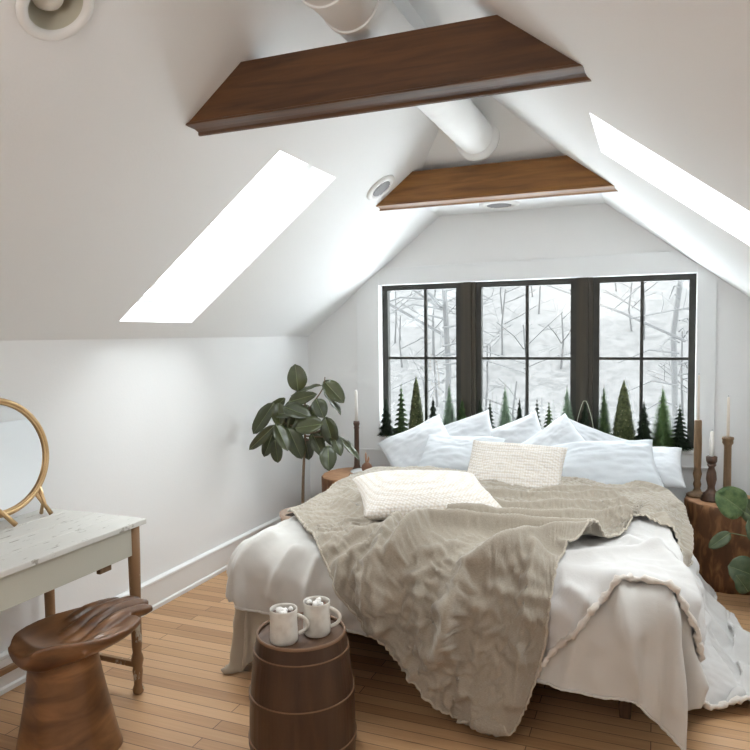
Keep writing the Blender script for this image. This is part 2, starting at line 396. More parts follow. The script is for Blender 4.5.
# baseboards
def baseboard(name, x0, x1, y0, y1, inward, label):
    bm = BM()
    if inward[0]:
        s = inward[0]; w = x0
        pr = [(w, 0), (w+s*.024, 0), (w+s*.024, .02), (w+s*.016, .028), (w+s*.016, .145), (w+s*.022, .15), (w+s*.022, .162), (w+s*.010, .172), (w, .172)]
        add_prism(bm, [(a, y0, z) for a, z in pr], (0, y1-y0, 0))
    else:
        s = inward[1]; w = y0
        pr = [(w, 0), (w+s*.024, 0), (w+s*.016, .028), (w+s*.016, .145), (w+s*.022, .15), (w+s*.022, .162), (w+s*.010, .172), (w, .172)]
        add_prism(bm, [(x0, a, z) for a, z in pr], (x1-x0, 0, 0))
    struct(name, bm, M['trim'], label, 'baseboard')
baseboard('baseboard_left', XL, 0, YF_, YB, (1, 0), 'tall white baseboard along the left wall')
baseboard('baseboard_right', XR, 0, YF_, YB, (-1, 0), 'white baseboard along the right wall')
baseboard('baseboard_back', XL+.03, XR-.03, YB, YB, (0, -1), 'white baseboard under the windows')

# casing boards round the window
def board(n, pts, label, d=.018): struct('trim_%d' % n, add_prism(BM(), [(x, YB-d, z) for x, z in pts], (0, d, 0)), M['boards'], label, 'casing', bevel=.002)
board(1, [(-2.16, .172), (WX0, .172+.455), (WX0, zl(WX0)), (-2.16, zl(-2.16))] if 0 else [(-2.16, .625), (WX0, .625), (WX0, 2.01), (-2.16, zl(-2.16))], 'wide white upright casing left of the windows')
board(2, [(WX1, .625), (.36, .625), (.36, zr(.36)), (WX1, 1.96)], 'wide white upright casing right of the windows')
board(3, [(WX0, WZ1), (WX1, WZ1), (WX1, zr(WX1)-.005), (.12, 2.04), (xl_(2.02), 2.02), (WX0, zl(WX0)-.003)], 'wide white head casing above the windows')
board(4, [(WX0, .625), (WX1, .625), (WX1, .71), (WX0, .71)], 'white apron board below the window sill', .02)
bm = add_box(BM(), WX0-.0, WX1+.0, YB-.045, YB+.10, .71, .735)
struct('trim_5', bm, M['trim'], 'white window sill carrying the little trees', 'window sill', bevel=.004)
bm = add_box(BM(), -2.16, .36, YB-.026, YB, .618, .628)
struct('trim_6', bm, M['boards'], 'thin moulding line under the window apron', 'moulding')

# black windows
WY0, WY1 = YB+.07, YB+.12
def window(n, xa, xb, mx, label):
    e = thing('window_%d' % n, label, 'window', ((xa+xb)/2, YB+.09, WZ0)); e['kind'] = 'structure'
    ox, oy, oz = -e.location.x, -e.location.y, -e.location.z
    def B(bm, x0, x1, y0, y1, z0, z1): add_box(bm, x0+ox, x1+ox, y0+oy, y1+oy, z0+oz, z1+oz)
    t = .042; bm = BM()
    B(bm, xa, xa+t, WY0, WY1, WZ0, WZ1); B(bm, xb-t, xb, WY0, WY1, WZ0, WZ1)
    B(bm, xa+t, xb-t, WY0, WY1, WZ0, WZ0+.05); B(bm, xa+t, xb-t, WY0, WY1, WZ1-.04, WZ1)
    obj('window_frame', bm, M['black'], e)
    bm = BM(); B(bm, mx-.011, mx+.011, WY0+.012, WY1-.012, WZ0+.05, WZ1-.04); B(bm, xa+t, mx-.011, WY0+.012, WY1-.012, 1.323, 1.343); B(bm, mx+.011, xb-t, WY0+.012, WY1-.012, 1.323, 1.343)
    obj('glazing_bar', bm, M['black'], e)
    bm = BM(); B(bm, xa+t, xb-t, WY0+.022, WY0+.027, WZ0+.05, WZ1-.04); obj('window_pane', bm, M['glass'], e)
kx = lambda x: x*1.016-.012*0
window(1, WX0, -1.345, -1.63, 'left black-framed window with four panes')
window(2, -1.235, -.515, -.862, 'middle black-framed window with four panes')
window(3, -.405, WX1, -.088, 'right black-framed window with four panes')
for i, (a, b) in enumerate([(-1.345, -1.235), (-.515, -.405)]):
    bm = add_box(BM(), a, b, YB+.045, YB+.14, WZ0, WZ1); add_box(bm, a+.028, b-.028, YB+.030, YB+.045, WZ0, WZ1)
    struct('trim_%d' % (7+i), bm, M['post'], 'dark bronze post between the %s windows' % ('left and middle', 'middle and right')[i], 'window post')

# ------------------------------------------------------------------ beams
def beam(y, zb, zt, label, mt):
    sec = [(0, zt), (0, zb+.010), (-.005, zb+.006), (-.004, zb), (.010, zb-.001), (.055, zb-.001), (.080, zb-.004), (.092, zb-.011), (.104, zb-.012), (.106, zb-.004), (.106, zb+.008), (.09, zb+.012), (.09, zt)]
    bm = BM()
    a = [bm.verts.new((xl_(z)+.001, y+d, z)) for d, z in sec]; b = [bm.verts.new((xr_(z)-.001, y+d, z)) for d, z in sec]
    bm.faces.new(a); bm.faces.new(b[::-1]); n = len(sec)
    for i in range(n): bm.faces.new((a[i], b[i], b[(i+1) % n], a[(i+1) % n]))
    o = obj('ceiling_beam', bm, M[mt]); tag(o, label, 'beam', 'stained wooden collar beams')
beam(2.15, 2.292, 2.482, 'nearer and larger dark-stained wooden collar beam under the roof', 'beam')
beam(3.99, 2.300, 2.487, 'smaller brown wooden collar beam farther off, above the windows', 'beamfar')

# ------------------------------------------------------------------ duct
dx, dz, dr = -.93, 2.60, .098
e = thing('air_duct', 'round white air duct hung along the roof ridge over the beams', 'duct', (dx, 2.5, dz))
bm = BM(); prof = []
y = -.9
while y < 3.86:
    k = dr*(1+.012*math.sin(y*55)+.006*math.sin(y*23)); prof.append((k, y)); y += .025
add_loft(bm, [[(k*math.cos(2*PI*j/36), yy-2.5, k*math.sin(2*PI*j/36)) for j in range(36)] for k, yy in prof])
obj('pipe', bm, M['duct'], e, smooth=True)
for yy in (1.93, 2.12):
    bm = BM(); add_loft(bm, [[(k*math.cos(2*PI*j/36), yy+o-2.5, k*math.sin(2*PI*j/36)) for j in range(36)] for k, o in ((dr*.98, 0), (dr*1.06, 0), (dr*1.06, .02), (dr*.98, .02))])
    obj('coupling_ring', bm, M['duct'], e, smooth=False)
bm = BM(); add_loft(bm, [[(k*math.cos(2*PI*j/36), 3.80+o+.0*0-2.5, k*math.sin(2*PI*j/36)-.0) for j in range(36)] for k, o in ((dr*1.02, 0), (dr*1.25, .04), (dr*1.28, .06))])
obj('end_collar', bm, M['duct'], e, smooth=True)
for yy in (1.85,):
    bm = BM(); add_tube(bm, [(-.10, yy-2.5, -.02), (-.115, yy-2.5, .05), (-.12, yy-2.5, .115)], .006, 6); obj('hanger_strap', bm, M['duct'], e)

# ------------------------------------------------------------------ round ceiling fittings
def basis(nrm):
    z = nrm.normalized(); x = V((0, 1, 0)).cross(z); x = x.normalized() if x.length > .1 else V((1, 0, 0)); y = z.cross(x)
    return Matrix(((x.x, y.x, z.x), (x.y, y.y, z.y), (x.z, y.z, z.z))).to_4x4()
def fitting(name, label, cat, loc, nrm, rad, kind, group=None):
    e = thing(name, label, cat, loc, group=group); e.rotation_euler = basis(nrm).to_euler()
    # local +z points into the room
    if kind == 'vent':
        obj('trim_ring', add_lathe(BM(), [(rad*.62, .002), (rad*.62, .012), (rad*.80, .016), (rad, .006), (rad, .0)], n=40, caps=False), M['plastic'], e, smooth=True)
        bm = add_lathe(BM(), [(.001, .006), (rad*.6, .006), (rad*.62, .002)], n=40, caps=False)
        for k in range(-3, 4):
            w = math.sqrt(max(0, (rad*.6)**2-(k*rad*.16)**2)); add_box(bm, -w, w, k*rad*.16-.004, k*rad*.16+.004, .006, .014)
        obj('grille', bm, M['grey'], e)
    else:
        obj('trim_ring', add_lathe(BM(), [(rad*.72, .0), (rad*.74, .012), (rad*.9, .016), (rad, .008), (rad*1.0, .001)], n=48, caps=False), M['plastic'], e, smooth=True)
        obj('reflector', add_lathe(BM(), [(rad*.73, .006), (rad*.70, -.02), (rad*.60, -.055), (rad*.45, -.075), (.002, -.078)], n=48, caps=False), M['cream_can'], e, smooth=True)
        obj('bulb', add_lathe(BM(), [(.002, -.012), (rad*.30, -.018), (rad*.42, -.035), (rad*.40, -.055), (rad*.2, -.077)], n=32), M['bulb'], e, smooth=True)
cpos = V((-1.463, 1.415, 0)); cpos.z = zl(cpos.x)
# ------------------------------------------------------------------ furniture etc. appended below
cpos = V((-1.475, 1.435, 0)); cpos.z = zl(cpos.x)
nin = V((.79, 0, -1)).normalized()
fitting('recessed_light', 'round recessed ceiling light with frosted bulb in the left slope', 'ceiling light', cpos, nin, .105, 'light')
vpos = V((-1.50, 3.83, 0)); vpos.z = zl(vpos.x)
fitting('ceiling_vent', 'round white vent in the left slope beside the far beam', 'vent', vpos, nin, .10, 'vent')
fitting('ceiling_vent', 'flat round white vent right under the far beam above the middle window', 'vent', (-.985, 4.70, 2.385), V((0, 0, -1)), .135, 'vent')

# ------------------------------------------------------------------ bed and bedding
X0, X1, FY, ZT, RR = -1.66, -.05, 2.72, .60, .16
def fbm(x, y, z=0, o=3):
    s = 0; a = 1
    for i in range(o): s += a*noise.noise(V((x, y, z))); x *= 2.03; y *= 2.03; z += 7.7; a *= .5
    return s
def sdist(s, t, P):
    """distance to a polyline in flat cloth coordinates"""
    best = 9
    for i in range(len(P)-1):
        ax, ay = P[i]; bx, by = P[i+1]; dx_, dy_ = bx-ax, by-ay
        q = ((s-ax)*dx_+(t-ay)*dy_)/(dx_*dx_+dy_*dy_); q = 0 if q < 0 else (1 if q > 1 else q)
        d = math.hypot(s-ax-q*dx_, t-ay-q*dy_)
        if d < best: best = d
    return best
def relief(s, t):
    cx = min(max(s, X0), X1); cy = max(t, FY); vx, vy = s-cx, t-cy; d = math.hypot(vx, vy)
    h = .030*fbm(s*1.7+3, t*1.7, 1, 2) + .009*fbm(s*6, t*6, 4, 2)
    top = 1-sstep(0, .15, d)
    h += top*.022*math.sin(PI*min(1, max(0, (s-X0)/(X1-X0))))
    # hanging folds
    if d > .05:
        if vx == 0: w = s
        elif vy == 0: w = (t if vx < 0 else -t)+4
        else: w = (X0 if vx < 0 else X1)+math.atan2(vx, -vy)*.55
        k = sstep(.08, .5, d)
        h += k*(.022*math.sin(w*21+3*fbm(w*1.5, d*1.5, 2, 1))+.02*fbm(w*5, d*1.2, 9, 2))
        if vx != 0 and vy != 0:
            a = math.atan2(abs(vx), -vy) if vy < 0 else 0
            c = math.sin(2*a); h += c*sstep(.1, .6, d)*(.012+.022*math.sin(a*11))
    return h
def drape(s, t, off, flare=.06):
    cx = min(max(s, X0), X1); cy = max(t, FY); vx, vy = s-cx, t-cy; d = math.hypot(vx, vy)
    if d < 1e-9: return V((s, t, ZT+off))
    dx_, dy_ = vx/d, vy/d; q = RR*PI/2
    if d < q:
        a = d/RR; o = RR*math.sin(a); dn = RR*(1-math.cos(a)); n = V((dx_*math.sin(a), dy_*math.sin(a), math.cos(a)))
    else:
        e = d-q; o = RR+flare*e+(1.1*min(e, ZT-.045-RR)**2*sstep(2.75, 3.2, t) if s > X1 else 0); dn = RR+e; n = V((dx_, dy_, 0))
        lim = ZT-.045
        if dn > lim:
            k = min(1, (dn-lim)/.05); o += (dn-lim); dn = lim+.030*k
            n = (n*(1-k)+V((0, 0, 1))*k).normalized()
    P = V((cx+dx_*o, cy+dy_*o, ZT-dn)) + n*off
    P.z = max(P.z, .010+.2*max(0, off)*(1 if P.z < .03 else 0))
    return P
import numpy as np
def buckle(P0, Nn, eps, its=110, lo=-.004, hi=.02, kb=.10, seed=1, kt=.03, kn=.006):
    """let a sheet that is a little too big for its place crumple: stretch springs, bending and a floor underneath"""
    rg = np.random.RandomState(seed); H_, W_ = P0.shape[:2]
    P = P0.copy(); nz = rg.randn(H_, W_, 1)
    for _ in range(3): nz[1:-1, 1:-1] = (nz[:-2, 1:-1]+nz[2:, 1:-1]+nz[1:-1, :-2]+nz[1:-1, 2:]+nz[1:-1, 1:-1])/5
    P += Nn*nz*.004
    def ln(A, B): return np.linalg.norm(A-B, axis=2, keepdims=True)
    e0 = eps[:, :, None]
    sl = []
    for di, dj, k in ((0, 1, .9), (1, 0, .9), (1, 1, .4), (1, -1, .4)):
        if dj >= 0: a = (slice(0, H_-di), slice(0, W_-dj)); b = (slice(di, H_), slice(dj, W_))
        else: a = (slice(0, H_-di), slice(-dj, W_)); b = (slice(di, H_), slice(0, W_+dj))
        sl.append((a, b, k, ln(P0[a], P0[b])*(1+(e0[a]+e0[b])/2)))
    for it in range(its):
        D = P-P0; dn = (D*Nn).sum(2, keepdims=True); tn = D-Nn*dn
        P -= kt*tn + kn*Nn*dn
        for a, b, k, L0 in sl:
            d = P[b]-P[a]; l = np.linalg.norm(d, axis=2, keepdims=True)+1e-9; c = d*((l-L0)/l)*.25*k*1.6
            acc = np.zeros_like(P); acc[a] += c; acc[b] -= c; P += acc
        D = P-P0; S = D.copy()
        S[1:-1, 1:-1] = (D[:-2, 1:-1]+D[2:, 1:-1]+D[1:-1, :-2]+D[1:-1, 2:])/4
        D = D+kb*(S-D)
        dn = (D*Nn).sum(2, keepdims=True); D = D+Nn*(np.clip(dn, lo, hi)-dn); P = P0+D
        P[:, :, 2] = np.maximum(P[:, :, 2], .008)
    return P
def cloth(name, m, Bc, Rc, Tc, Lc, n, off, fold, thick, relk=1.0, flare=.06, parent=None, eps=None, sim=None):
    """Bc: foot edge left->right, Tc: head edge left->right, Lc/Rc: foot->head (flat coordinates)"""
    B, T = resample([(a, b, 0) for a, b in Bc], n[0]), resample([(a, b, 0) for a, b in Tc], n[0])
    Lf, Rg = resample([(a, b, 0) for a, b in Lc], n[1]), resample([(a, b, 0) for a, b in Rc], n[1])
    bm = BM(); uvl = bm.loops.layers.uv.new('UVMap'); G = []; F = []
    for j in range(n[1]):
        v = j/(n[1]-1); row = []; fr = []
        for i in range(n[0]):
            u = i/(n[0]-1)
            p = B[i]*(1-v)+T[i]*v+Lf[j]*(1-u)+Rg[j]*u-(B[0]*(1-u)*(1-v)+B[-1]*u*(1-v)+T[0]*(1-u)*v+T[-1]*u*v)
            h = off+relk*relief(p.x, p.y)+fold(p.x, p.y, u, v)
            row.append(drape(p.x, p.y, h, flare)); fr.append((p.x, p.y))
        G.append(row); F.append(fr)
    if eps:
        A = np.array([[tuple(q) for q in r] for r in G]); A2 = np.pad(A, ((1, 1), (1, 1), (0, 0)), 'edge')
        for _ in range(2): A2[1:-1, 1:-1] = (A2[:-2, 1:-1]+A2[2:, 1:-1]+A2[1:-1, :-2]+A2[1:-1, 2:])/4
        Nn = np.cross(A2[1:-1, 2:]-A2[1:-1, :-2], A2[2:, 1:-1]-A2[:-2, 1:-1]); Nn /= np.linalg.norm(Nn, axis=2, keepdims=True)+1e-9
        if Nn[:, :, 2].mean() < 0: Nn = -Nn
        Ep = np.array([[eps(*q) for q in r] for r in F])
        A = buckle(A, Nn, Ep, **(sim or {}))
        G = [[V(q) for q in r] for r in A.tolist()]
    G = [[bm.verts.new(q) for q in r] for r in G]
    for j in range(n[1]-1):
        for i in range(n[0]-1):
            f = bm.faces.new((G[j][i], G[j][i+1], G[j+1][i+1], G[j+1][i])); f.smooth = True
            for lp, (a, b) in zip(f.loops, ((i, j), (i+1, j), (i+1, j+1), (i, j+1))): lp[uvl].uv = (F[b][a][0]*3, F[b][a][1]*3)
    edges = dict(B=[v.co.copy() for v in G[0]], T=[v.co.copy() for v in G[-1]], L=[r[0].co.copy() for r in G], R=[r[-1].co.copy() for r in G])
    me = bpy.data.meshes.new(name); bm.to_mesh(me); bm.free(); me.materials.append(m)
    o = bpy.data.objects.new(name, me); C.objects.link(o)
    if parent: o.parent = parent
    s = o.modifiers.new('thickness', 'SOLIDIFY'); s.thickness = thick; s.offset = -1
    return o, edges
def rnd(x, y, z, f): return fbm(x*f, y*f, z, 2)

bed = thing('bed', 'wide low bed with dark wooden frame beneath the layered bedding', 'bed', (-.81, 3.8, 0))
def rel(bm, e):
    for v in bm.verts: v.co -= e.location
    return bm
obj('mattress', rel(add_box(BM(), -1.62, -.02, 2.74, 4.82, .33, .585), bed), M['mattress'], bed, bevel=.05)
bm = add_box(BM(), -1.56, -.08, 2.82, 2.86, .17, .32); obj('rail', rel(bm, bed), M['bedwood'], bed, bevel=.004)
for x in (-1.56, -.11): obj('rail', rel(add_box(BM(), x, x+.03, 2.86, 4.80, .17, .32), bed), M['bedwood'], bed, bevel=.004)
obj('slat_base', rel(add_box(BM(), -1.53, -.11, 2.86, 4.80, .29, .315), bed), M['bedwood'], bed)
for x, y in ((-1.58, 2.80), (-.13, 2.80), (-1.58, 4.74), (-.13, 4.74)):
    bm = BM(); add_loft(bm, [[(x+a, y+b, z) for a, b in ((o, o), (.07-o, o), (.07-o, .07-o), (o, .07-o))] for z, o in ((0, .014), (.30, 0), (.325, 0))]); obj('leg', rel(bm, bed), M['bedwood'], bed, bevel=.004)

def f_sheet(s, t, u, v): return .008*rnd(s, t, 2, 9)-.01
sh, _ = cloth('bed_sheet', M['sheet'], [(-2.22, 2.34), (-2.0, 2.14), (-1.62, 2.12), (-1.30, 2.60)], [(-1.30, 2.60), (-1.30, 4.45)], [(-2.30, 4.45), (-1.30, 4.45)], [(-2.22, 2.34), (-2.32, 3.0), (-2.30, 4.45)], (90, 120), -.040, f_sheet, .005, .7, flare=.06,
    eps=lambda s, t: .05, sim=dict(lo=-.01, hi=.03, seed=3))
tag(sh, 'oatmeal bed sheet hanging to the floor at the left foot corner of the bed', 'bed sheet')
duv_folds = [([(-1.62, 2.70), (-1.74, 2.42)], .045, .035), ([(-1.46, 2.64), (-1.54, 2.42)], .03, .026), ([(-1.33, 2.60), (-1.36, 2.38)], .028, .026), ([(-1.19, 2.58), (-1.16, 2.40)], .028, .024),
             ([(-1.06, 2.58), (-1.04, 2.38)], .028, .02), ([(-.12, 2.64), (-.02, 2.25)], .045, .035), ([(.03, 2.64), (.20, 2.33)], .04, .035), ([(-.22, 2.58), (-.30, 2.25)], .04, .02), ([(.12, 2.85), (.36, 2.60)], .04, .03)]
def folds(L, s, t):
    h = 0
    for P, w, a in L:
        d = sdist(s, t, P)
        if d < w*5: h += a*math.exp(-(d/w)**1.5)*1.15
    return h
def f_duvet(s, t, u, v): return folds(duv_folds, s, t)+.006*rnd(s, t, 5, 6)
duv, ed = cloth('duvet', M['duvet'], [(-1.84, 2.42), (-1.64, 2.34), (-1.44, 2.33), (-1.18, 2.34), (-.94, 2.31), (-.60, 2.27), (-.31, 2.24), (-.17, 2.24), (-.05, 2.24), (.12, 2.22), (.42, 2.27)],
    [(.42, 2.27), (.42, 2.7), (.42, 3.2), (.40, 4.45)], [(-1.90, 4.45), (.40, 4.45)], [(-1.84, 2.42), (-1.93, 2.8), (-1.94, 3.4), (-1.90, 4.45)], (210, 190), 0, f_duvet, .010,
    eps=lambda s, t: .05+.05*max(0, fbm(s*2, t*2, 3, 2)), sim=dict(lo=-.006, hi=.016, kb=.14, its=150, seed=5))
tag(duv, 'puffy white duvet covering the bed, hanging over the foot end', 'duvet')
bm = BM(); add_tube(bm, ed['B'], .006, 6); obj('hem', bm, M['duvet'], duv, smooth=True)

q_folds = [([(-.32, 2.78), (-.05, 2.98), (.06, 3.05)], .03, .026), ([(-.10, 3.15), (.03, 2.95), (.12, 2.70)], .035, .034), ([(.02, 3.5), (.14, 3.1), (.24, 2.85)], .03, .034), ([(-.28, 2.60), (-.20, 2.55)], .02, .018), ([(.30, 3.9), (.42, 3.3), (.62, 3.05)], .05, .035), ([(.55, 3.9), (.75, 3.5), (.95, 3.2)], .05, .03)]
def f_quilt(s, t, u, v): return folds(q_folds, s, t)+.005*rnd(s, t, 15, 9)+f_duvet(s, t, u, v)
qB = [(-.50, 2.14), (-.454, 2.18), (-.361, 2.345), (-.248, 2.479), (-.157, 2.585), (-.067, 2.65), (.047, 2.64), (.17, 2.64), (.295, 2.68), (.48, 2.83), (.70, 3.02), (.86, 3.05), (1.03, 3.04)]
ql, eq = cloth('quilt', M['quilt'], qB, [(1.03, 3.04), (.80, 3.45), (.69, 3.9), (.58, 4.28)], [(-.60, 4.25), (.58, 4.28)], [(-.50, 2.14), (-.60, 3.2), (-.60, 4.25)], (170, 140), .020, f_quilt, .007,
    eps=lambda s, t: .06+.06*max(0, fbm(s*3, t*3, 13, 2)), sim=dict(lo=-.003, hi=.010, kb=.10, its=130, seed=7))
tag(ql, 'ivory quilt with a ruffled edge spilling off the right side onto the floor', 'quilt')
bm = BM(); P = [p+V((0, -.004, .004)) for p in eq['B']]
add_tube(bm, P, [.011+.004*math.sin(i*1.3)+.003*math.sin(i*2.9) for i in range(len(P))], 8); obj('ruffled_edge', bm, M['quiltedge'], ql, smooth=True)

t_folds = [
 ([(-1.05, 3.10), (-1.06, 2.82), (-1.03, 2.62), (-.99, 2.40)], .040, .050),
 ([(-.96, 2.62), (-.90, 2.80), (-.76, 2.84), (-.60, 2.90), (-.40, 2.98), (-.24, 3.06)], .042, .070),
 ([(-.74, 2.36), (-.66, 2.60), (-.50, 2.70), (-.36, 2.84), (-.22, 3.00)], .042, .080),
 ([(-.86, 3.00), (-.76, 3.02), (-.60, 3.12), (-.40, 3.20), (-.12, 3.42)], .034, .052),
 ([(-.80, 3.24), (-.64, 3.30), (-.40, 3.42), (-.14, 3.62)], .032, .034),
 ([(-.80, 3.50), (-.50, 3.60), (-.20, 3.80)], .032, .030), ([(-.6, 3.75), (-.3, 3.88), (-.05, 4.0)], .03, .024),
 ([(-1.50, 3.20), (-1.30, 3.04), (-1.16, 2.98)], .035, .034), ([(-1.58, 3.50), (-1.42, 3.30), (-1.20, 3.20)], .03, .028),
 ([(-.12, 4.22), (.04, 4.12), (.11, 3.8), (.15, 3.4)], .035, .03), ([(-.62, 2.10), (-.60, 2.50)], .05, .02), ([(-.46, 2.20), (-.44, 2.50), (-.42, 2.70)], .03, .035),
 ([(-.86, 2.56), (-.78, 2.30)], .03, .03), ([(-.72, 2.50), (-.66, 2.20)], .035, .035), ([(-1.14, 2.62), (-.98, 2.36), (-.86, 2.24)], .028, .022), ([(-1.30, 2.86), (-1.18, 2.70)], .03, .018), ([(-1.20, 2.95), (-1.12, 2.74)], .03, .016)]
def f_taupe(s, t, u, v): return folds(t_folds, s, t)+folds(q_folds, s, t)+.006*rnd(s, t, 31, 7)+f_duvet(s, t, u, v)
tB = [(-.53, 2.03), (-.65, 2.055), (-.81, 2.17), (-.96, 2.295), (-1.07, 2.39), (-1.18, 2.50), (-1.33, 2.64), (-1.50, 2.82), (-1.60, 2.93), (-1.72, 3.08)][::-1] + [(-.44, 2.15), (-.37, 2.38), (-.35, 2.53), (-.325, 2.74), (-.25, 2.96), (-.13, 3.26), (-.07, 3.48), (.00, 3.44), (.10, 3.34), (.22, 3.28)]
def e_taupe(s, t):
    return .09+.18*max(0, min(1, .35+1.2*fbm(s*1.8, t*1.8, 41, 2)))
tp, et = cloth('linen_throw', M['taupe'], tB, [(.22, 3.28), (.24, 3.7), (.22, 4.22)], [(-1.74, 4.20), (-1.0, 4.22), (-.2, 4.20), (.22, 4.22)], [(-1.72, 3.08), (-1.74, 3.6), (-1.74, 4.20)], (290, 230), .042, f_taupe, .004,
    eps=e_taupe, sim=dict(lo=-.003, hi=.024, kb=.07, its=170, seed=9))
tag(tp, 'rumpled taupe linen throw lying diagonally over the bed, its corner hanging at the foot', 'throw')
bm = BM(); add_tube(bm, et['L'][::-1]+et['B'][1:]+et['R'][1:], .005, 6)
obj('hem', bm, M['taupeedge'], tp, smooth=True)

def pillow(label, c, w, h, T, m, yaw=0, lean=45, roll=0, seed=1, group=None, name='pillow', cat='pillow', pinch=.07, floppy=1.0):
    wv = V((math.cos(yaw), math.sin(yaw), 0)); bk = V((-math.sin(yaw), math.cos(yaw), 0)); al = math.radians(lean)
    hv = bk*math.cos(al)+V((0, 0, 1))*math.sin(al); nv = wv.cross(hv); rr = math.radians(roll)
    wv, hv = wv*math.cos(rr)+hv*math.sin(rr), hv*math.cos(rr)-wv*math.sin(rr)
    n = 40; bm = BM(); S = {}
    for side in (1, -1):
        for i in range(n+1):
            for j in range(n+1):
                a = -1+2*i/n; b = -1+2*j/n
                edge = i in (0, n) or j in (0, n)
                if side < 0 and edge: S[(side, i, j)] = S[(1, i, j)]; continue
                a = math.copysign(abs(a)**.92, a); b = math.copysign(abs(b)**.92, b)
                k = max(0, (1-a**2)*(1-b**2))
                x = w/2*a*(1-pinch*(1-b*b)); y = h/2*b*(1-pinch*(1-a*a))
                z = side*T/2*(k**.42)*(1+.10*fbm(a*1.3+seed*3, b*1.3, side*2, 2)*floppy)
                wr = fbm(a*2.2+seed, b*4.5+seed*2, seed, 3)*.011*floppy + abs(fbm(a*3+b*3, b*1.5-a, seed*4, 2))*.010*floppy
                z += wr*(k**.3)*side
                bend = .03*floppy*fbm(a*.8+seed*5, b*.8, 3, 1)
                S[(side, i, j)] = bm.verts.new(wv*x+hv*y+nv*(z+bend))
    for side in (1, -1):
        for i in range(n):
            for j in range(n):
                vs = [S[(side, i, j)], S[(side, i+1, j)], S[(side, i+1, j+1)], S[(side, i, j+1)]]
                bm.faces.new(vs if side > 0 else vs[::-1])
    o = obj(name, bm, m, smooth=True); o.location = c; tag(o, label, cat, group); return o
gp = 'white pillows heaped against the windows'
pillow('white pillow at the far left of the heap, one corner pointing up', (-1.54, 4.64, .70), .50, .42, .15, M['pillow'], .05, 46, 34, 1, gp)
pillow('white pillow behind the left blue-white one, corner up before the window post', (-1.27, 4.78, .745), .50, .36, .14, M['pillow'], 0, 60, 22, 2, gp)
pillow('white pillow in the middle of the back row, behind the upright knitted cushion', (-.90, 4.80, .735), .46, .36, .13, M['pillow'], 0, 62, 26, 3, gp)
pillow('white pillow right of centre in the back row, peaked top corner', (-.62, 4.70, .725), .44, .38, .13, M['pillow'], -.05, 56, 40, 4, gp)
pillow('white pillow at the right of the back row sloping down to the sill', (-.40, 4.80, .725), .46, .34, .12, M['pillow'], .0, 60, -20, 5, gp)
pillow('plump blue-white pillow leaning at the left front of the heap', (-1.19, 4.42, .700), .54, .38, .17, M['pillowb'], .02, 38, -3, 6, gp)
pillow('large blue-white pillow leaning at the right front of the heap', (-.29, 4.38, .700), .64, .42, .16, M['pillowb'], -.05, 36, 12, 7, gp)
pillow('white pillow at the far right, lying under the large blue-white one', (-.04, 4.60, .675), .42, .44, .13, M['pillow'], -.12, 24, 8, 8, gp)
pillow('rectangular cream knitted cushion standing upright in front of the pillows', (-.76, 4.02, .712), .57, .38, .15, M['knit'], -.03, 50, -2, 9, 'cream knitted cushions', 'cushion', 'cushion', .04, .5)
pillow('cream knitted cushion lying flat on the taupe throw near the left edge', (-1.04, 3.20, .732), .66, .60, .18, M['knit'], .50, 5, 0, 10, 'cream knitted cushions', 'cushion', 'cushion', .06, .5)

# ------------------------------------------------------------------ barrel table with mugs
bx, by = -1.19, 2.195
e = thing('barrel_table', 'dark wooden barrel used as a side table at the foot of the bed', 'side table', (bx, by, 0))
def brad(z): return .193+.012*math.sin(PI*min(1, z/.44))-.032*(z/.45)
bm = BM(); n = 72; rings = []
for k in range(25):
    z = .44*k/24; r = brad(z); rings.append([((r-.0008*(j % 6 == 0))*math.cos(2*PI*j/n), (r-.0008*(j % 6 == 0))*math.sin(2*PI*j/n), z) for j in range(n)])
rt_ = brad(.44)
rings.append([((rt_-.006)*math.cos(2*PI*j/n), (rt_-.006)*math.sin(2*PI*j/n), .445) for j in range(n)])
rings.append([((rt_-.008)*math.cos(2*PI*j/n), (rt_-.008)*math.sin(2*PI*j/n), .42) for j in range(n)])
add_loft(bm, rings); obj('barrel_body', bm, M['barrel'], e, smooth=False, bevel=0)
obj('barrel_lid', add_lathe(BM(), [(.001, .430), (rt_-.008, .432), (rt_-.008, .42)], n=64, caps=False), M['barreltop'], e)
for z, hh in ((.045, .022), (.215, .018), (.370, .018)):
    obj('hoop', add_lathe(BM(), [(brad(z)+.000, z), (brad(z)+.004, z), (brad(z+hh)+.004, z+hh), (brad(z+hh), z+hh)], n=72, caps=False), M['barrel'], e, smooth=False)
    obj('hoop_edge', add_lathe(BM(), [(brad(z+hh)+.000, z+hh), (brad(z+hh)+.0052, z+hh), (brad(z+hh)+.0048, z+hh+.0028), (brad(z+hh), z+hh+.003)], n=72, caps=False), M['hoop'], e)
obj('rim', add_lathe(BM(), [(rt_+.001, .436), (rt_+.0015, .442), (rt_-.001, .446), (rt_-.006, .446), (rt_-.008, .44)], n=72, caps=False), M['hoop'], e, smooth=True)
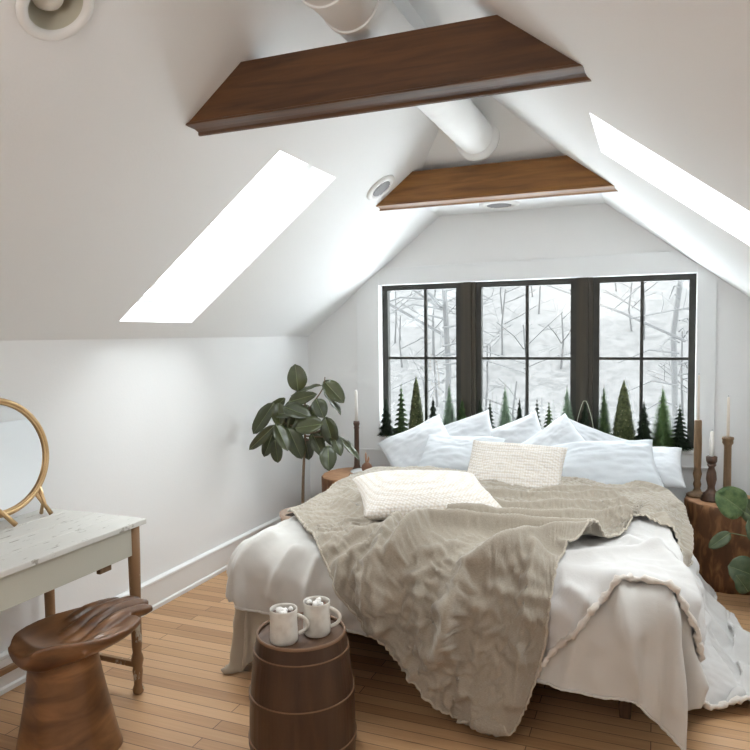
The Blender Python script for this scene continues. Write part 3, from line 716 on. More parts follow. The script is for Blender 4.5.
def mug(label, x, y, hang, R=.050, Hh=.122):
    e = thing('mug', label, 'mug', (x, y, .430), hang, 'stoneware mugs of cocoa')
    bm = add_lathe(BM(), [(.001, 0), (R*.86, 0), (R*.97, .006), (R, .02), (R*.985, Hh*.6), (R*.97, Hh-.006), (R*.95, Hh), (R*.90, Hh-.001), (R*.87, Hh-.01), (R*.87, Hh-.05), (.001, Hh-.05)], n=40, caps=False)
    for v in bm.verts: v.co.x *= 1+.02*math.sin(v.co.z*60)
    obj('mug_body', bm, M['stoneware'], e, smooth=True)
    bm = BM(); add_tube(bm, [(R*.9+.040*math.sin(PI*k/12), 0, Hh*.80-(Hh*.58)*k/12+.004*math.sin(PI*k/6)) for k in range(13)], .0065, 10); obj('handle', bm, M['stoneware'], e, smooth=True)
    obj('cocoa', add_lathe(BM(), [(.001, Hh-.018), (R*.86, Hh-.018)], n=32, caps=False), M['cocoa'], e)
    rs = random.Random(int(x*1000))
    for k in range(9):
        a = rs.random()*6.28; r = rs.random()*R*.6; bm = BM(); bmesh.ops.create_icosphere(bm, subdivisions=2, radius=.0105)
        for v in bm.verts: v.co = V((v.co.x+r*math.cos(a), v.co.y+r*math.sin(a), v.co.z*.8+Hh-.010+.004*rs.random()))
        obj('marshmallow', bm, M['marsh'], e, smooth=True)
m1 = at(284, 636, Z=.45); m2 = at(317, 628, Z=.45)
mug('cream mug with marshmallows on the left front of the barrel table', m1.x, m1.y, .42)
mug('cream mug with marshmallows on the right of the barrel table, its handle to the right', m2.x, m2.y, .30)

# ------------------------------------------------------------------ hand-shaped carved stool
sx, sy = -1.98, 1.87
e = thing('carved_stool', 'carved walnut stool shaped like an open hand on a flared base', 'stool', (sx, sy, 0))
fd = V((.10, .995, 0)).normalized(); lt = V((fd.y, -fd.x, 0))
bm = BM(); nU, nA = 30, 40; rings = []
def palm_pt(u, a):
    # u 0..1 wrist to knuckles, a angle round the section
    ln = -.19+.42*u
    w = (.185*math.sin(PI*(.035+.76*u))**.60) if u > 0 else .08
    ca, sa = math.cos(a), math.sin(a)
    q = math.copysign(abs(ca)**.85, ca)
    dish = -.050*(1-q*q)*math.sin(PI*min(1, max(0, u*.9+.1)))
    zt_ = .455+.018*q*q+dish+.035*(1-u)**2-.012*u
    zb_ = .455-.040-.050*(1-q*q)**.7*(1-.45*u)-.012*(1-u)
    z = lerp((zt_+zb_)/2, zt_ if sa > 0 else zb_, abs(sa)**.5*(.35+.65*sstep(-.02, .16, u)))
    return fd*ln+lt*(w*q)+V((0, 0, z))
for i in range(nU+1):
    u = i/nU; k = 1 if 0 < i < nU else .0
    ring = [palm_pt(u, 2*PI*j/nA) for j in range(nA)]
    if i in (0, nU):
        c = sum(ring, V())/nA; ring = [c.lerp(p, .80) for p in ring]
    rings.append(ring)
add_loft(bm, rings)
fing = [(-.128, .365, .024, .008), (-.068, .400, .025, .012), (-.008, .392, .0255, .012), (.052, .360, .025, .010)]
for l0, L1, r, dz_ in fing:
    pts = []; rr = []
    for k in range(12):
        q = k/11; ln = lerp(-.03, L1, q); zz = .392+.062*sstep(.05, .60, q)-.034*q**3+dz_
        pts.append(fd*ln+lt*(l0*lerp(1.0, .92, q))+V((0, 0, zz-r*.6))); rr.append(r*(1.05-.18*q+.06*math.sin(q*PI*3))*(1 if k < 11 else .6))
    add_tube(bm, pts, rr, 14)
pts = []; rr = []
for k in range(10):   # thumb lying along the near side
    q = k/9; pts.append(fd*lerp(-.06, .13, q)+lt*lerp(.145, .125, q)+V((0, 0, .420+.012*math.sin(q*PI)))); rr.append(.030*(1-.30*q)*(.6+.4*sstep(0, .3, q)))
add_tube(bm, pts, rr, 14)
seat = obj('seat', bm, M['stool'], e, smooth=True)
rm = seat.modifiers.new('fuse', 'REMESH'); rm.mode = 'VOXEL'; rm.voxel_size = .005; rm.use_smooth_shade = True
sm = seat.modifiers.new('soft', 'SMOOTH'); sm.iterations = 2; sm.factor = .5
bm = BM(); rings = []
for k in range(15):
    z = .40*k/14; q = 1-z/.40; r = .118+.070*q**1.4
    rings.append([fd*((r*1.0+.012*math.sin(5*a+q*2)*q)*math.cos(a)-.02*(1-q))+lt*((r*.95+.010*math.sin(4*a)*q)*math.sin(a))+V((0, 0, z)) for a in [2*PI*j/48 for j in range(48)]])
add_loft(bm, rings); obj('base', bm, M['stool'], e, smooth=True, bevel=.006)

# ------------------------------------------------------------------ writing desk
DX0, DX1, DY1, DY0 = -2.565, -1.998, 2.335, .95
e = thing('desk', 'narrow old desk with chippy white top and worn brown legs against the left wall', 'desk', ((DX0+DX1)/2, 1.6, 0))
def relE(bm, e=e):
    for v in bm.verts: v.co -= e.location
    return bm
bm = BM()
for k in range(4):
    xa = lerp(DX0, DX1, k/4)+.0008; xb = lerp(DX0, DX1, (k+1)/4)-.0008; add_box(bm, xa, xb, DY0, DY1, .727, .750)
obj('desktop', relE(bm), M['desktop'], e, bevel=.004)
bm = add_box(BM(), DX1-.045, DX1-.025, DY0+.04, DY1-.055, .605, .727); obj('apron', relE(bm), M['apron'], e, bevel=.002)
bm = add_box(BM(), DX0+.045, DX1-.045, DY1-.055, DY1-.035, .605, .727); obj('apron', relE(bm), M['apron'], e, bevel=.002)
bm = add_box(BM(), DX0+.02, DX0+.04, DY0+.04, DY1-.055, .605, .727); obj('apron', relE(bm), M['apron'], e, bevel=.002)
for x, y in ((DX1-.035, DY1-.045), (DX0+.045, DY1-.045), (DX1-.035, DY0+.05), (DX0+.045, DY0+.05)):
    bm = add_lathe(BM(), [(.014, 0), (.021, .006), (.024, .02), (.017, .04), (.018, .07), (.022, .10), (.019, .115), (.023, .135), (.026, .15), (.023, .165), (.018, .18), (.021, .21), (.022, .4), (.025, .58), (.0255, .727)], (x, y, 0), 24); obj('leg', relE(bm), M['deskleg'], e, smooth=True)
bm = add_box(BM(), DX0+.055, DX1-.05, DY1-.056, DY1-.036, .115, .140); obj('stretcher', relE(bm), M['deskleg'], e, bevel=.003)
bm = add_box(BM(), DX0+.036, DX0+.056, DY0+.05, DY1-.05, .115, .140); obj('stretcher', relE(bm), M['deskleg'], e, bevel=.003)
tk = at(104, 562, X=DX1-.047)
bm = add_box(BM(), DX1-.06, DX1-.040, tk.y-.030, tk.y+.034, .577, .606); obj('wooden_catch', relE(bm), M['stick'], e, bevel=.003)

# ------------------------------------------------------------------ round table mirror
mx_, my_, mz_ = -2.47, 2.03, 1.005
e = thing('table_mirror', 'round mirror in a brass hoop frame standing on the desk', 'mirror', (mx_, my_, .75))
tilt = Matrix.Rotation(math.radians(-7), 4, 'Y') @ Matrix.Rotation(math.radians(-6), 4, 'Z')
Rm = .236; cz = .285
def mp(a, r, o=0): return tilt @ V((o, r*math.cos(a), cz-0+r*math.sin(a)))
bm = BM(); add_tube(bm, [mp(2*PI*k/64, Rm) for k in range(64)], .0125, 12, closed=True); obj('hoop_frame', bm, M['brass'], e, smooth=True)
bm = BM(); add_tube(bm, [mp(2*PI*k/64, Rm-.012, .008) for k in range(64)], .004, 8, closed=True); obj('inner_bead', bm, M['brass'], e, smooth=True)
bm = BM(); a_ = [bm.verts.new(mp(2*PI*k/64, Rm-.008, .002)) for k in range(64)]; bm.faces.new(a_); b_ = [bm.verts.new(mp(2*PI*k/64, Rm-.008, -.006)) for k in range(64)]; bm.faces.new(b_[::-1])
for k in range(64): bm.faces.new((a_[k], a_[(k+1) % 64], b_[(k+1) % 64], b_[k]))
obj('mirror_glass', bm, M['mirror'], e)
for ang in (-.72, PI+.72):
    top = mp(ang, Rm); s = 1 if ang > -1 and ang < 1 else -1
    bm = BM(); add_tube(bm, [top, V((top.x+.02, top.y+s*.012, .05)), V((top.x+.035, top.y+s*.030, .006))], [.012, .008, .010], 10)
    add_tube(bm, [mp(ang-.12*s, Rm), V((top.x+.012, top.y+s*.008, .055)), V((top.x-.02, top.y+s*.028, .006))], [.009, .007, .009], 10); obj('foot', bm, M['brass'], e, smooth=True)
bm = BM(); add_tube(bm, [mp(-PI/2, Rm)+V((.005, -.03, .03)), V((.025, -.01, .05)), V((.045, .02, .006))], [.010, .010, .011], 10); obj('foot', bm, M['brass'], e, smooth=True)

# ------------------------------------------------------------------ bedside stumps and what stands on them
def stump(name, label, cx, cy, rx, ry, h, seed, m=M['stump'], top=M['stumptop'], cat='bedside table'):
    e = thing(name, label, cat, (cx, cy, 0)); bm = BM(); n = 72
    def ring(z, s=1): return [(s*rx*(1+.07*noise.noise(V((math.cos(a)*1.6, math.sin(a)*1.6, seed+z*.8)))+.015*math.sin(a*17+seed))*math.cos(a), s*ry*(1+.07*noise.noise(V((math.cos(a)*1.6+9, math.sin(a)*1.6, seed+z*.8)))+.015*math.sin(a*17+seed))*math.sin(a), z) for a in [2*PI*j/n for j in range(n)]]
    add_loft(bm, [ring(h*k/10) for k in range(10)]+[ring(h-.006), ring(h-.004, .985)]); obj('trunk', bm, m, e, smooth=True)
    bm = BM(); add_loft(bm, [ring(h-.005, .983), ring(h, .97)]); obj('cut_face', bm, top, e); return e
stump('wood_stump', 'thick brown wood stump at the right of the bed carrying candlesticks', .405, 4.625, .235, .225, .50, 3)
stump('wood_stump', 'rough wood stump at the left head of the bed carrying a round plate', -2.05, 4.62, .225, .26, .50, 8)
def turned(name, label, p, prof, candle_r, candle_h, m, wax, group='tall wooden candlesticks'):
    """lathe-turned stick; prof in metres from its base"""
    e = thing(name, label, 'candlestick', p, group=group)
    obj('stick', add_lathe(BM(), prof, n=24), m, e, smooth=True); h = prof[-1][1]
    return e, h
def candle(label, p, r, h, wax, group='tapered candles'):
    e = thing('candle', label, 'candle', p, group=group)
    obj('wax', add_lathe(BM(), [(r, 0), (r*.98, h*.5), (r*.8, h-.008), (r*.35, h), (.001, h+.001)], n=16), wax, e, smooth=True)
    obj('wick', add_lathe(BM(), [(.0012, h), (.0010, h+.010)], n=6), M['wick'], e)
ZS = .501
yA = 4.66; bA = at(697, 497, Y=yA); A = V((bA.x, yA, ZS)); zt_ = at(697, 420, Y=yA).z-ZS; zc_ = at(697, 375, Y=yA).z-ZS
turned('candlestick', 'tallest turned wooden candlestick, at the left of the stump top', A, [(.062, 0), (.062, .012), (.050, .020), (.026, .030), (.018, .05), (.024, .075), (.018, .10), (.026, .14), (.020, .17), (.022, .21), (.023, zt_*.7), (.021, zt_-.004), (.018, zt_)], .01, .2, M['stick'], M['wax'])
candle('tall thin pinkish candle in the tallest candlestick', A+V((0, 0, zt_)), .0075, zc_-zt_, M['wax'])
yB_ = 4.57; bB = at(711, 500, Y=yB_); B_ = V((bB.x, yB_, ZS)); zt_ = at(711, 456, Y=yB_).z-ZS; zc_ = at(711, 431, Y=yB_).z-ZS
turned('candlestick', 'shortest turned wooden candlestick with a wide ribbed foot', B_, [(.058, 0), (.060, .010), (.052, .018), (.054, .026), (.044, .034), (.046, .042), (.034, .052), (.022, .066), (.020, .085), (.030, .13), (.026, .17), (.016, .20), (.026, .215), (.018, .23), (.020, zt_-.05), (.031, zt_-.03), (.032, zt_-.004), (.026, zt_)], .01, .2, M['stickd'], M['wax'])
candle('short thick pale candle in the shortest candlestick', B_+V((0, 0, zt_)), .0135, zc_-zt_, M['waxw'])
yC = 4.66; bC = at(727, 490, Y=yC); C_ = V((bC.x, yC, ZS)); zt_ = at(727, 437, Y=yC).z-ZS; zc_ = at(727, 397, Y=yC).z-ZS
turned('candlestick', 'right-hand wooden candlestick with a wide cup, behind the crinkled leaf', C_, [(.05, 0), (.05, .012), (.035, .022), (.022, .04), (.021, zt_-.06), (.022, zt_-.05), (.031, zt_-.035), (.030, zt_-.018), (.034, zt_-.012), (.032, zt_)], .01, .2, M['stick'], M['wax'])
candle('thin pointed pinkish candle in the right-hand candlestick', C_+V((0, 0, zt_)), .009, zc_-zt_, M['wax'])
# left table
yD = 4.74; bD = at(357, 462, Y=yD); D_ = V((bD.x, yD, ZS)); zt_ = at(357, 421, Y=yD).z-ZS; zc_ = at(357, 390, Y=yD).z-ZS
turned('candlestick', 'slim dark wooden candlestick on the left stump by the rubber plant', D_, [(.036, 0), (.036, .01), (.028, .02), (.022, .04), (.019, .10), (.018, zt_-.06), (.022, zt_-.05), (.018, zt_-.04), (.025, zt_-.02), (.022, zt_)], .01, .2, M['stickd'], M['waxw'])
candle('white candle in the slim dark candlestick left of the windows', D_+V((0, 0, zt_)), .013, zc_-zt_, M['waxw'])
yE = 4.56; E_ = V((-1.915, yE, ZS))
e = thing('wooden_board', 'round wooden board under the white plate on the left stump', 'board', E_); obj('disc', add_lathe(BM(), [(.125, 0), (.13, .004), (.13, .018), (.126, .022)], n=48), M['stumptop'], e)
e = thing('plate', 'round white plate holding the small brown figurine', 'plate', E_+V((0, 0, .023)))
obj('dish', add_lathe(BM(), [(.001, 0), (.06, 0), (.10, .006), (.118, .013), (.119, .016), (.10, .011), (.06, .006), (.001, .006)], n=48, caps=False), M['plate'], e, smooth=True)
e = thing('figurine', 'small round brown vase-like figurine with two upright prongs on the plate', 'figurine', E_+V((.0, .0, .030)))
obj('body', add_lathe(BM(), [(.001, 0), (.020, .0), (.034, .012), (.040, .032), (.034, .052), (.018, .066), (.010, .072)], n=32), M['fig'], e, smooth=True)
for a, h, l in ((.0, .145, -.006), (.8, .115, .012)):
    bm = BM(); add_tube(bm, [(l*.5, 0, .068), (l, 0, .09), (l*1.2, 0, h-.015), (l*1.0, 0, h)], [.009, .008, .007, .002], 8); obj('prong', bm, M['figl'], e, smooth=True)

# ------------------------------------------------------------------ leaves
def leaf_mesh(bm, base, tip, width, face, cup=.12, droop=.0, n=10, shape=1.0, mid=None):
    base, tip = V(base), V(tip); ax = tip-base; L_ = ax.length; ax.normalize()
    side = ax.cross(V(face)).normalized(); nr = side.cross(ax).normalized()
    if nr.dot(V(face)) < 0: nr = -nr
    G = []
    for i in range(n+1):
        t = i/n; w = width/2*max(0, math.sin(PI*min(1, (t**.85)*.97+.015)))**(.62*shape)
        if i == n: w = .0004
        c = base+ax*L_*t+nr*(droop*(t*(1-t))*4*L_)
        G.append([bm.verts.new(c+side*w*q+nr*(abs(q)*w*cup*2-.0*0+.004*math.sin(t*14+q*3)*abs(q))) for q in (-1, -.55, -.08, 0, .08, .55, 1)])
    for i in range(n):
        for j in range(6): bm.faces.new((G[i][j], G[i+1][j], G[i+1][j+1], G[i][j+1]))
    if mid is not None:
        pts = [base+ax*L_*t+nr*(droop*(t*(1-t))*4*L_+.001) for t in [k/8 for k in range(9)]]
        add_tube(mid, pts, [.0028*(1-.7*k/8) for k in range(9)], 6)
PY = 4.05
stem_base = at(303, 512, Y=PY); 
e = thing('rubber_plant', 'tall rubber plant with glossy dark oval leaves in a clay pot by the left wall', 'potted plant', (stem_base.x, PY, 0))
off = -V(e.location)
potz = .02
def pl_(x): return x
obj('pot', add_lathe(BM(), [(.001, .0), (.105, .0), (.115, .01), (.148, .31), (.156, .325), (.156, .345), (.146, .348), (.138, .33), (.133, .31), (.001, .308)], n=48, caps=False), M['terra'], e, smooth=True)
obj('soil', add_lathe(BM(), [(.001, .314), (.136, .312)], n=32, caps=False), M['soil'], e)
px2 = lambda u, v, y: at(u, v, Y=y)+off
trunk = [V((0, 0, .30)), px2(303, 490, PY), px2(304, 460, PY), px2(305, 435, PY), px2(304, 415, PY), px2(306, 398, PY)]
bm = BM(); add_tube(bm, resample(trunk, 16), [.0115-.0004*k for k in range(16)], 10)
obj('stem', bm, M['bark'], e, smooth=True)
br = [((304, 415), (292, 404), (284, 408)), ((305, 432), (318, 432), (328, 420)), ((304, 415), (314, 402), (323, 388), (325, 377)), ((304, 428), (290, 425), (276, 418)), ((305, 440), (316, 440), (327, 448)), ((306, 398), (300, 396), (297, 391)), ((305, 436), (325, 437), (337, 436))]
for b in br:
    bm = BM(); add_tube(bm, resample([px2(u, v, PY+.01*i) for i, (u, v) in enumerate(b)], 8), [.006-.0004*k for k in range(8)], 8); obj('branch', bm, M['bark'], e, smooth=True)
LV = [((298, 391), (295, 364), 20, .0, 1), ((324, 381), (344, 403), 17, .03, 1), ((324, 392), (341, 415), 5, .05, 0), ((274, 403), (253, 434), 16, -.05, 0), ((275, 425), (249, 450), 11, -.10, 0), ((273, 432), (264, 457), 13, .02, 0), ((275, 440), (278, 463), 13, .0, 0),
      ((276, 424), (288, 451), 15, -.10, 0), ((288, 428), (302, 459), 19, -.06, 0), ((305, 438), (309, 460), 14, .03, 0), ((323, 424), (295, 428), 18, -.10, 1), ((316, 399), (324, 418), 16, -.02, 0), ((289, 402), (317, 394), 13, .0, 1), ((284, 407), (311, 417), 17, -.04, 0),
      ((278, 403), (280, 427), 16, .0, 1), ((325, 417), (334, 446), 17, -.02, 0), ((333, 434), (341, 456), 12, .02, 0), ((328, 446), (329, 471), 17, -.05, 0), ((312, 433), (323, 457), 15, .01, 1), ((338, 436), (360, 461), 7, .08, 0), ((291, 396), (322, 385), 6, .02, 0), ((300, 410), (290, 432), 16, .05, 1), ((308, 405), (300, 425), 16, .06, 0), ((285, 398), (262, 420), 12, .06, 1), ((300, 402), (283, 417), 16, .03, 0), ((310, 420), (292, 436), 17, .02, 0), ((296, 412), (273, 415), 14, .02, 0), ((318, 408), (305, 422), 15, .04, 0), ((322, 430), (314, 450), 14, .05, 0), ((290, 420), (272, 436), 14, .04, 0), ((300, 426), (317, 432), 14, .05, 0)]
rs = random.Random(5)
for i, (b, t_, w, dy, k) in enumerate(LV):
    y = PY+dy; B0 = px2(*b, y); T0 = px2(*t_, y-.05+.08*rs.random()); W = w*.0060
    lim = XL+.035-e.location.x; B0.x = max(B0.x, lim+.02); T0.x = max(T0.x, lim+.01)
    face = V((.35+.5*rs.random(), -1, .25+.5*rs.random())) if w > 8 else V((.6, -.3, .8))
    bm = BM(); mb = BM(); leaf_mesh(bm, B0, T0, W*1.1 if w > 8 else .07, face, .16, .04*(rs.random()-.3), mid=mb)
    l = obj('leaf', bm, M['leaf2' if k else 'leaf'], e, smooth=True)
    sd = l.modifiers.new('thick', 'SOLIDIFY'); sd.thickness = .0012
    l2 = obj('midrib', mb, M['rib'], l, smooth=True)

# plant at the right edge
e = thing('potted_plant', 'leafy green plant in a white pot standing by the stump at the right edge', 'potted plant', (.60, 4.14, 0)); off = -V(e.location)
pc = at(757, 560, Y=4.14)+off
obj('pot', add_lathe(BM(), [(.001, .0), (.085, 0), (.095, .01), (.125, .24), (.128, .262), (.118, .266), (.112, .24), (.001, .235)], (.02, 0, 0), n=40, caps=False), M['potw'], e, smooth=True)
obj('soil', add_lathe(BM(), [(.001, .242), (.112, .24)], (.02, 0, 0), n=32, caps=False), M['soil'], e)
for (b, t_, w, dy, mt) in [((744, 512), (716, 492), 30, .0, 'begonia'), ((730, 533), (709, 548), 12, -.02, 'begonia2'), ((752, 575), (728, 566), 28, .0, 'begonia2'), ((756, 520), (741, 500), 20, .06, 'begonia2'), ((765, 540), (748, 520), 24, -.03, 'begonia2'), ((748, 592), (736, 575), 16, -.04, 'begonia2')]:
    y = 4.14+dy; B0 = px2(*b, y); T0 = px2(*t_, y-.03); bm = BM(); mb = BM()
    leaf_mesh(bm, B0, T0, w*.0058, V((.1, -1, .45)), .10, .05, n=12, shape=.8, mid=mb); l = obj('leaf', bm, M[mt], e, smooth=True); obj('midrib', mb, M['rib'], l, smooth=True)
    sd = l.modifiers.new('thick', 'SOLIDIFY'); sd.thickness = .0012
    bm = BM(); add_tube(bm, resample([(.02, 0, .24), ((B0.x+.02)/2+.03, B0.y*.6, max(.27, (B0.z+.26)/2+.05)), B0], 8), .003, 6); obj('leaf_stalk', bm, M['rib'], e, smooth=True)

# ------------------------------------------------------------------ bottle-brush trees on the sill
def brush_tree(label, u, vtop, wpx, style, m, yy=4.972, arch=False):
    top = at(u, vtop, Y=yy); h = top.z-.735; Rr = wpx*(.0082 if style == 'cone' else .0102)/2; e = thing('bottle_brush_tree', label, 'decorative tree', (top.x, yy, .735), group='bottle brush trees along the window sill')
    rs = random.Random(int(u*7)); z0 = .014
    obj('base', add_lathe(BM(), [(min(.020, Rr*.5), 0), (min(.021, Rr*.52), .003), (min(.021, Rr*.52), .013), (.006, .014)], n=20), M['treebase'], e)
    obj('wire_stem', add_lathe(BM(), [(.0022, .012), (.0018, h*.6), (.001, h)], n=8), M['bark'], e)
    bm = BM(); N = dict(layer=1500, soft=2300, cone=1900, dark=2000)[style]
    if style == 'cone':
        add_lathe(bm, [(Rr*.72, z0+.004), (Rr*.70, h*.2), (Rr*.50, h*.55), (Rr*.22, h*.85), (.001, h*.985)], n=20)
    else:
        add_lathe(bm, [(Rr*.42, z0+.004), (Rr*.36, h*.25), (Rr*.2, h*.6), (.001, h*.95)], n=10)
    for i in range(N):
        t = 1-math.sqrt(rs.random()) if style != 'cone' else 1-math.sqrt(rs.random()*.98+.02); t = min(.985, t)
        if style in ('layer',): t = (math.floor(t*11)+.30+.45*rs.random())/11; lay = .82+.30*(1-(t*11 % 1))
        else: lay = .80+.30*rs.random()
        if style == 'dark': lay *= .9+.22*math.sin(t*38)
        R_ = Rr*((1-t)**.85)*lay+.0035; z = z0+(h-z0)*t; a = i*2.39996
        d = V((math.cos(a), math.sin(a), 0)); s_ = V((-d.y, d.x, 0)); dro = -.25 if style != 'soft' else .15
        if style == 'cone':
            sz = .0065+.005*rs.random(); c = d*R_*(.84+.10*rs.random())+V((0, 0, z)); tl = V((0, 0, 1))*sz+d*sz*.6
            vs = [c-s_*sz*.7, c+tl*.9, c+s_*sz*.7, c-tl*.9]
            bm.faces.new([bm.verts.new(v) for v in vs])
        else:
            w = dict(layer=.0024, soft=.0013, dark=.0026)[style]
            a0 = V((0, 0, z))+d*R_*.15; tip = V((0, 0, z+R_*dro))+d*R_
            vs = [a0-s_*w-V((0, 0, w)), a0+s_*w+V((0, 0, w)), tip+s_*w*.35, tip-s_*w*.35]
            bm.faces.new([bm.verts.new(v) for v in vs])
    me = bpy.data.meshes.new('foliage'); bm.to_mesh(me); bm.free(); me.materials.append(M[m]); o = bpy.data.objects.new('foliage', me); C.objects.link(o); o.parent = e
    if style == 'cone':
        bm = BM()
        for i in range(150):
            t = 1-math.sqrt(rs.random()); R_ = Rr*((1-t)**.85)*.98; a = rs.random()*6.283; d = V((math.cos(a), math.sin(a), 0)); s_ = V((-d.y, d.x, 0)); c = d*(R_+.001)+V((0, 0, z0+(h-z0)*t)); sz = .0035
            bm.faces.new([bm.verts.new(v) for v in (c-s_*sz, c+V((0, 0, sz)), c+s_*sz, c-V((0, 0, sz)))])
        o = obj('pale_flecks', bm, M['fleck'], e); o['kind'] = 'stuff'
    if arch:
        pts = [V((Rr*1.0*math.cos(a)*(1 if 1 else 0), -Rr*.9, max(.016, 0)+ (h*1.02)*math.sin(a)**1.0)) for a in []]
        P = [(-Rr*.98, 0.02), (-Rr*.90, h*.35), (-Rr*.55, h*.72), (0, h*1.01), (Rr*.55, h*.72), (Rr*.90, h*.35), (Rr*.98, .02)]
        bm = BM(); add_tube(bm, resample([(x, -.012, z) for x, z in P], 24), .0022, 6); obj('pale_outline', bm, M['frost'], e)
    return e
TR = [
 (386, 397, 13, 'dark', 'g_dark', 'blackish bristle tree at the far left end of the sill'),
 (401, 383, 14, 'layer', 'g_mid', 'slender tiered green tree, second from the left end of the sill'),
 (416, 375, 18, 'cone', 'g_olive', 'tallest olive leafy cone in the left window, before the glazing bar'),
 (433, 397, 12, 'dark', 'g_dark', 'small dark bristle tree just right of the left window glazing bar'),
 (449, 384, 15, 'soft', 'g_frost', 'tall soft frosted green tree in the right half of the left window'),
 (462, 398, 13, 'dark', 'g_mid', 'dark green tree with a pale edge overlapping the left bronze post'),
 (480, 397, 10, 'dark', 'g_dark', 'narrow dark green tree at the left edge of the middle window'),
 (490, 399, 10, 'layer', 'g_dark', 'small dark tiered tree just left of the frosted one in the middle window'),
 (505, 384, 14, 'soft', 'g_frost', 'tall frosted green tree in the left half of the middle window'),
 (519.5, 398, 10, 'dark', 'g_dark', 'small dark cone tree just left of the middle window glazing bar'),
 (537, 399, 9, 'layer', 'g_dark', 'sparse dark little tree just right of the middle window glazing bar'),
 (549, 402, 12, 'layer', 'g_mid', 'short green tiered tree in the right half of the middle window'),
 (567, 385, 15, 'soft', 'g_frost', 'tall frosted green tree at the right edge of the middle window'),
 (585, 400, 13, 'dark', 'g_dark', 'dark tree outlined by a pale arch in front of the right bronze post'),
 (604, 385, 14, 'soft', 'g_mid', 'slim green tree at the left edge of the right window'),
 (624, 379, 23, 'cone', 'g_olive', 'largest olive leafy cone with pale flecks in the right window'),
 (644, 401, 15, 'dark', 'g_dark', 'dark green tree before the glazing bar of the right window'),
 (663, 386, 19, 'soft', 'g_fresh', 'fresh bright green wide bristle tree in the right window'),
 (680, 404, 16, 'layer', 'g_dark', 'blackish tiered tree at the far right end of the sill')]
for u, v, w, st, m, lb in TR: brush_tree(lb, u, v, w, st, m, arch=(u == 585))

# ------------------------------------------------------------------ added uplight, unseen behind the viewer, to brighten the ceiling
e = thing('added_fill_lamp', 'added black uplight with an upturned bowl, unseen behind the viewer, brightening the ceiling', 'fill light', (-1.0, -.80, 0))
obj('base', add_lathe(BM(), [(.001, 0), (.14, 0), (.14, .015), (.03, .03), (.012, .04)], n=32, caps=False), M['black'], e, smooth=True)
obj('pole', add_lathe(BM(), [(.011, .03), (.011, 1.52)], n=16), M['black'], e, smooth=True)
obj('bowl', add_lathe(BM(), [(.012, 1.50), (.08, 1.52), (.15, 1.57), (.17, 1.62), (.165, 1.62), (.145, 1.575), (.08, 1.53), (.001, 1.52)], n=40, caps=False), M['plastic'], e, smooth=True)
l = bpy.data.lights.new('ceiling_fill_light', 'AREA'); l.shape = 'DISK'; l.size = .24; l.energy = 20; l.color = (1, .95, .90)
o = bpy.data.objects.new('ceiling_fill_light', l); C.objects.link(o); o.parent = e; o.location = (0, 0, 1.60); o.rotation_euler = (PI, 0, 0)

# ------------------------------------------------------------------ snowy outdoors
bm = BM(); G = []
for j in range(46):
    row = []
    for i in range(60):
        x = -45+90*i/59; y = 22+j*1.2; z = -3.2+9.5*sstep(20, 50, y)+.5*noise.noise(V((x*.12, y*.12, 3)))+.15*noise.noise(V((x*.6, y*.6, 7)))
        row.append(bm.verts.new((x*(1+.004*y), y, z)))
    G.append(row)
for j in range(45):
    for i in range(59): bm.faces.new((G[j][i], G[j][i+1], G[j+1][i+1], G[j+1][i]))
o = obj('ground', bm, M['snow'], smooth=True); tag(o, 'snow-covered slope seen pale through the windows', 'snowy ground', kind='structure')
bm = BM(); G = []
for j in range(24):
    G.append([bm.verts.new((-34+68*i/40, 5.3+j*.74, -3.2+.10*noise.noise(V((i*.5, j*.5, 2)))+.05*noise.noise(V((i*1.5, j*1.5, 5))))) for i in range(41)])
for j in range(23):
    for i in range(40): bm.faces.new((G[j][i], G[j][i+1], G[j+1][i+1], G[j+1][i]))
o = obj('ground', bm, M['yard'], smooth=True); tag(o, 'flat snow-covered yard below the windows', 'snowy ground', kind='structure')
def bare_tree(bm, p, h, rs, r=.12, thin=1):
    def go(p, d, L_, r, depth):
        q = p+d*L_; m = p.lerp(q, .5)+V((rs.uniform(-1, 1), rs.uniform(-1, 1), 0))*L_*.06
        add_tube(bm, [p, m, q], [r, r*.8, r*.6], 5, caps=False)
        if depth == 0: return
        for k in range(3 if depth > 1 else 4):
            a = rs.uniform(0, 6.28); s = V((math.cos(a), math.sin(a), rs.uniform(-.15, .5))).normalized()
            go(p.lerp(q, rs.uniform(.35, 1)), (d*.45+s).normalized(), L_*rs.uniform(.45, .62), r*.45, depth-1)
    go(V(p), V((rs.uniform(-.05, .05), 0, 1)), h, r, 3)
rs = random.Random(11)
for x, y, h, lb in [(-5.0, 17, 7, 'bare snow-dusted tree with a straight trunk behind the left window'), (.6, 21, 9, 'bare snow-dusted tree behind the right window')]:
    bm = BM(); bare_tree(bm, (0, 0, 0), h, rs, .10)
    for zz in range(4, 30):
        a = rs.uniform(0, 6.28); L_ = rs.uniform(1, 2.4); z = h*zz/30; add_tube(bm, [(0, 0, z), (math.cos(a)*L_*.5, math.sin(a)*L_*.5, z+.1), (math.cos(a)*L_, math.sin(a)*L_, z-.25)], [.03, .022, .01], 4)
    o = obj('bare_tree', bm, M['twig']); o.location = (x, y, -3.0); tag(o, lb, 'tree')
bm = BM()
for k in range(44):
    x = rs.uniform(-13, 10); y = rs.uniform(24, 44); bare_tree(bm, (x, y, -3.2+9.5*sstep(20, 50, y)-.2), rs.uniform(2.2, 4), rs, .05)
o = obj('woodland', bm, M['twig']); tag(o, 'pale tangle of bare snowy woods far behind the windows', 'woods', kind='stuff')

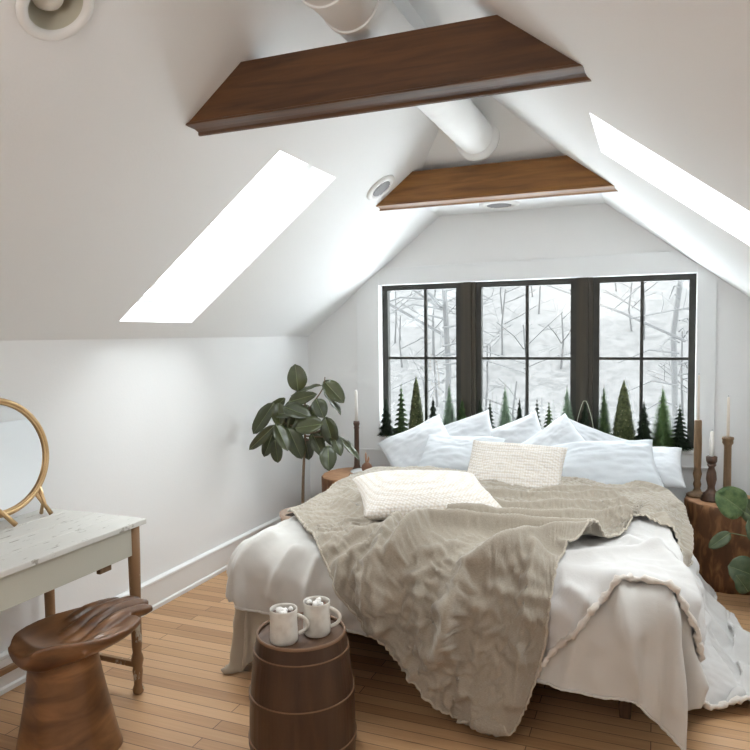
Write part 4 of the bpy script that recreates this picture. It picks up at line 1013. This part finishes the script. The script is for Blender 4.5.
# ------------------------------------------------------------------ light: overcast sky, pale sun, window portals
w = bpy.data.worlds.new('sky'); sc.world = w; w.use_nodes = True; N = w.node_tree.nodes; L = w.node_tree.links
bg = N['Background']; tc = N.new('ShaderNodeTexCoord'); sx_ = N.new('ShaderNodeSeparateXYZ'); L.new(tc.outputs['Generated'], sx_.inputs[0])
cr = N.new('ShaderNodeValToRGB'); cr.color_ramp.elements[0].position = .50; cr.color_ramp.elements[0].color = (.36, .375, .39, 1); cr.color_ramp.elements[1].position = .95; cr.color_ramp.elements[1].color = (.93, .97, 1, 1)
mh = N.new('ShaderNodeMath'); mh.operation = 'MULTIPLY_ADD'; mh.inputs[1].default_value = .5; mh.inputs[2].default_value = .5; L.new(sx_.outputs['Z'], mh.inputs[0]); L.new(mh.outputs[0], cr.inputs[0]); L.new(cr.outputs[0], bg.inputs[0])
SKY = 9.5
bg.inputs[1].default_value = SKY
def portal(loc, nrm, sx__, sy__):
    l = bpy.data.lights.new('portal', 'AREA'); l.shape = 'RECTANGLE'; l.size = sx__; l.size_y = sy__; l.cycles.is_portal = True
    o = bpy.data.objects.new('window_daylight', l); C.objects.link(o); o.location = loc; o.rotation_euler = V(nrm).to_track_quat('-Z', 'Y').to_euler()
portal(((WX0+WX1)/2, YB+.16, (WZ0+WZ1)/2), (0, -1, 0), 2.3, 1.2)
for s, n_ in ((SKL, nL), (SKR, nR)):
    f = zl if n_.x < 0 else zr; c = V(((s[0]+s[1])/2, (s[2]+s[3])/2, 0)); c.z = f(c.x); ln = math.hypot(s[1]-s[0], f(s[1])-f(s[0]))
    l = bpy.data.lights.new('portal', 'AREA'); l.shape = 'RECTANGLE'; l.size = ln+.1; l.size_y = s[3]-s[2]+.1; l.cycles.is_portal = True
    o = bpy.data.objects.new('skylight_daylight', l); C.objects.link(o); o.location = c+n_*.22
    ax = V((1, 0, (f(1)-f(0)))).normalized(); ay = V((0, 1, 0)); zz = ax.cross(ay)
    if zz.dot(n_) < 0: ay = -ay; zz = -zz
    o.rotation_euler = Matrix(((ax.x, ay.x, zz.x), (ax.y, ay.y, zz.y), (ax.z, ay.z, zz.z))).to_euler()
vs = sc.view_settings; sc.display_settings.display_device = 'sRGB'
vs.view_transform = 'Standard'; vs.look = 'None'; vs.gamma = 1; vs.use_curve_mapping = False; vs.exposure = 0.79
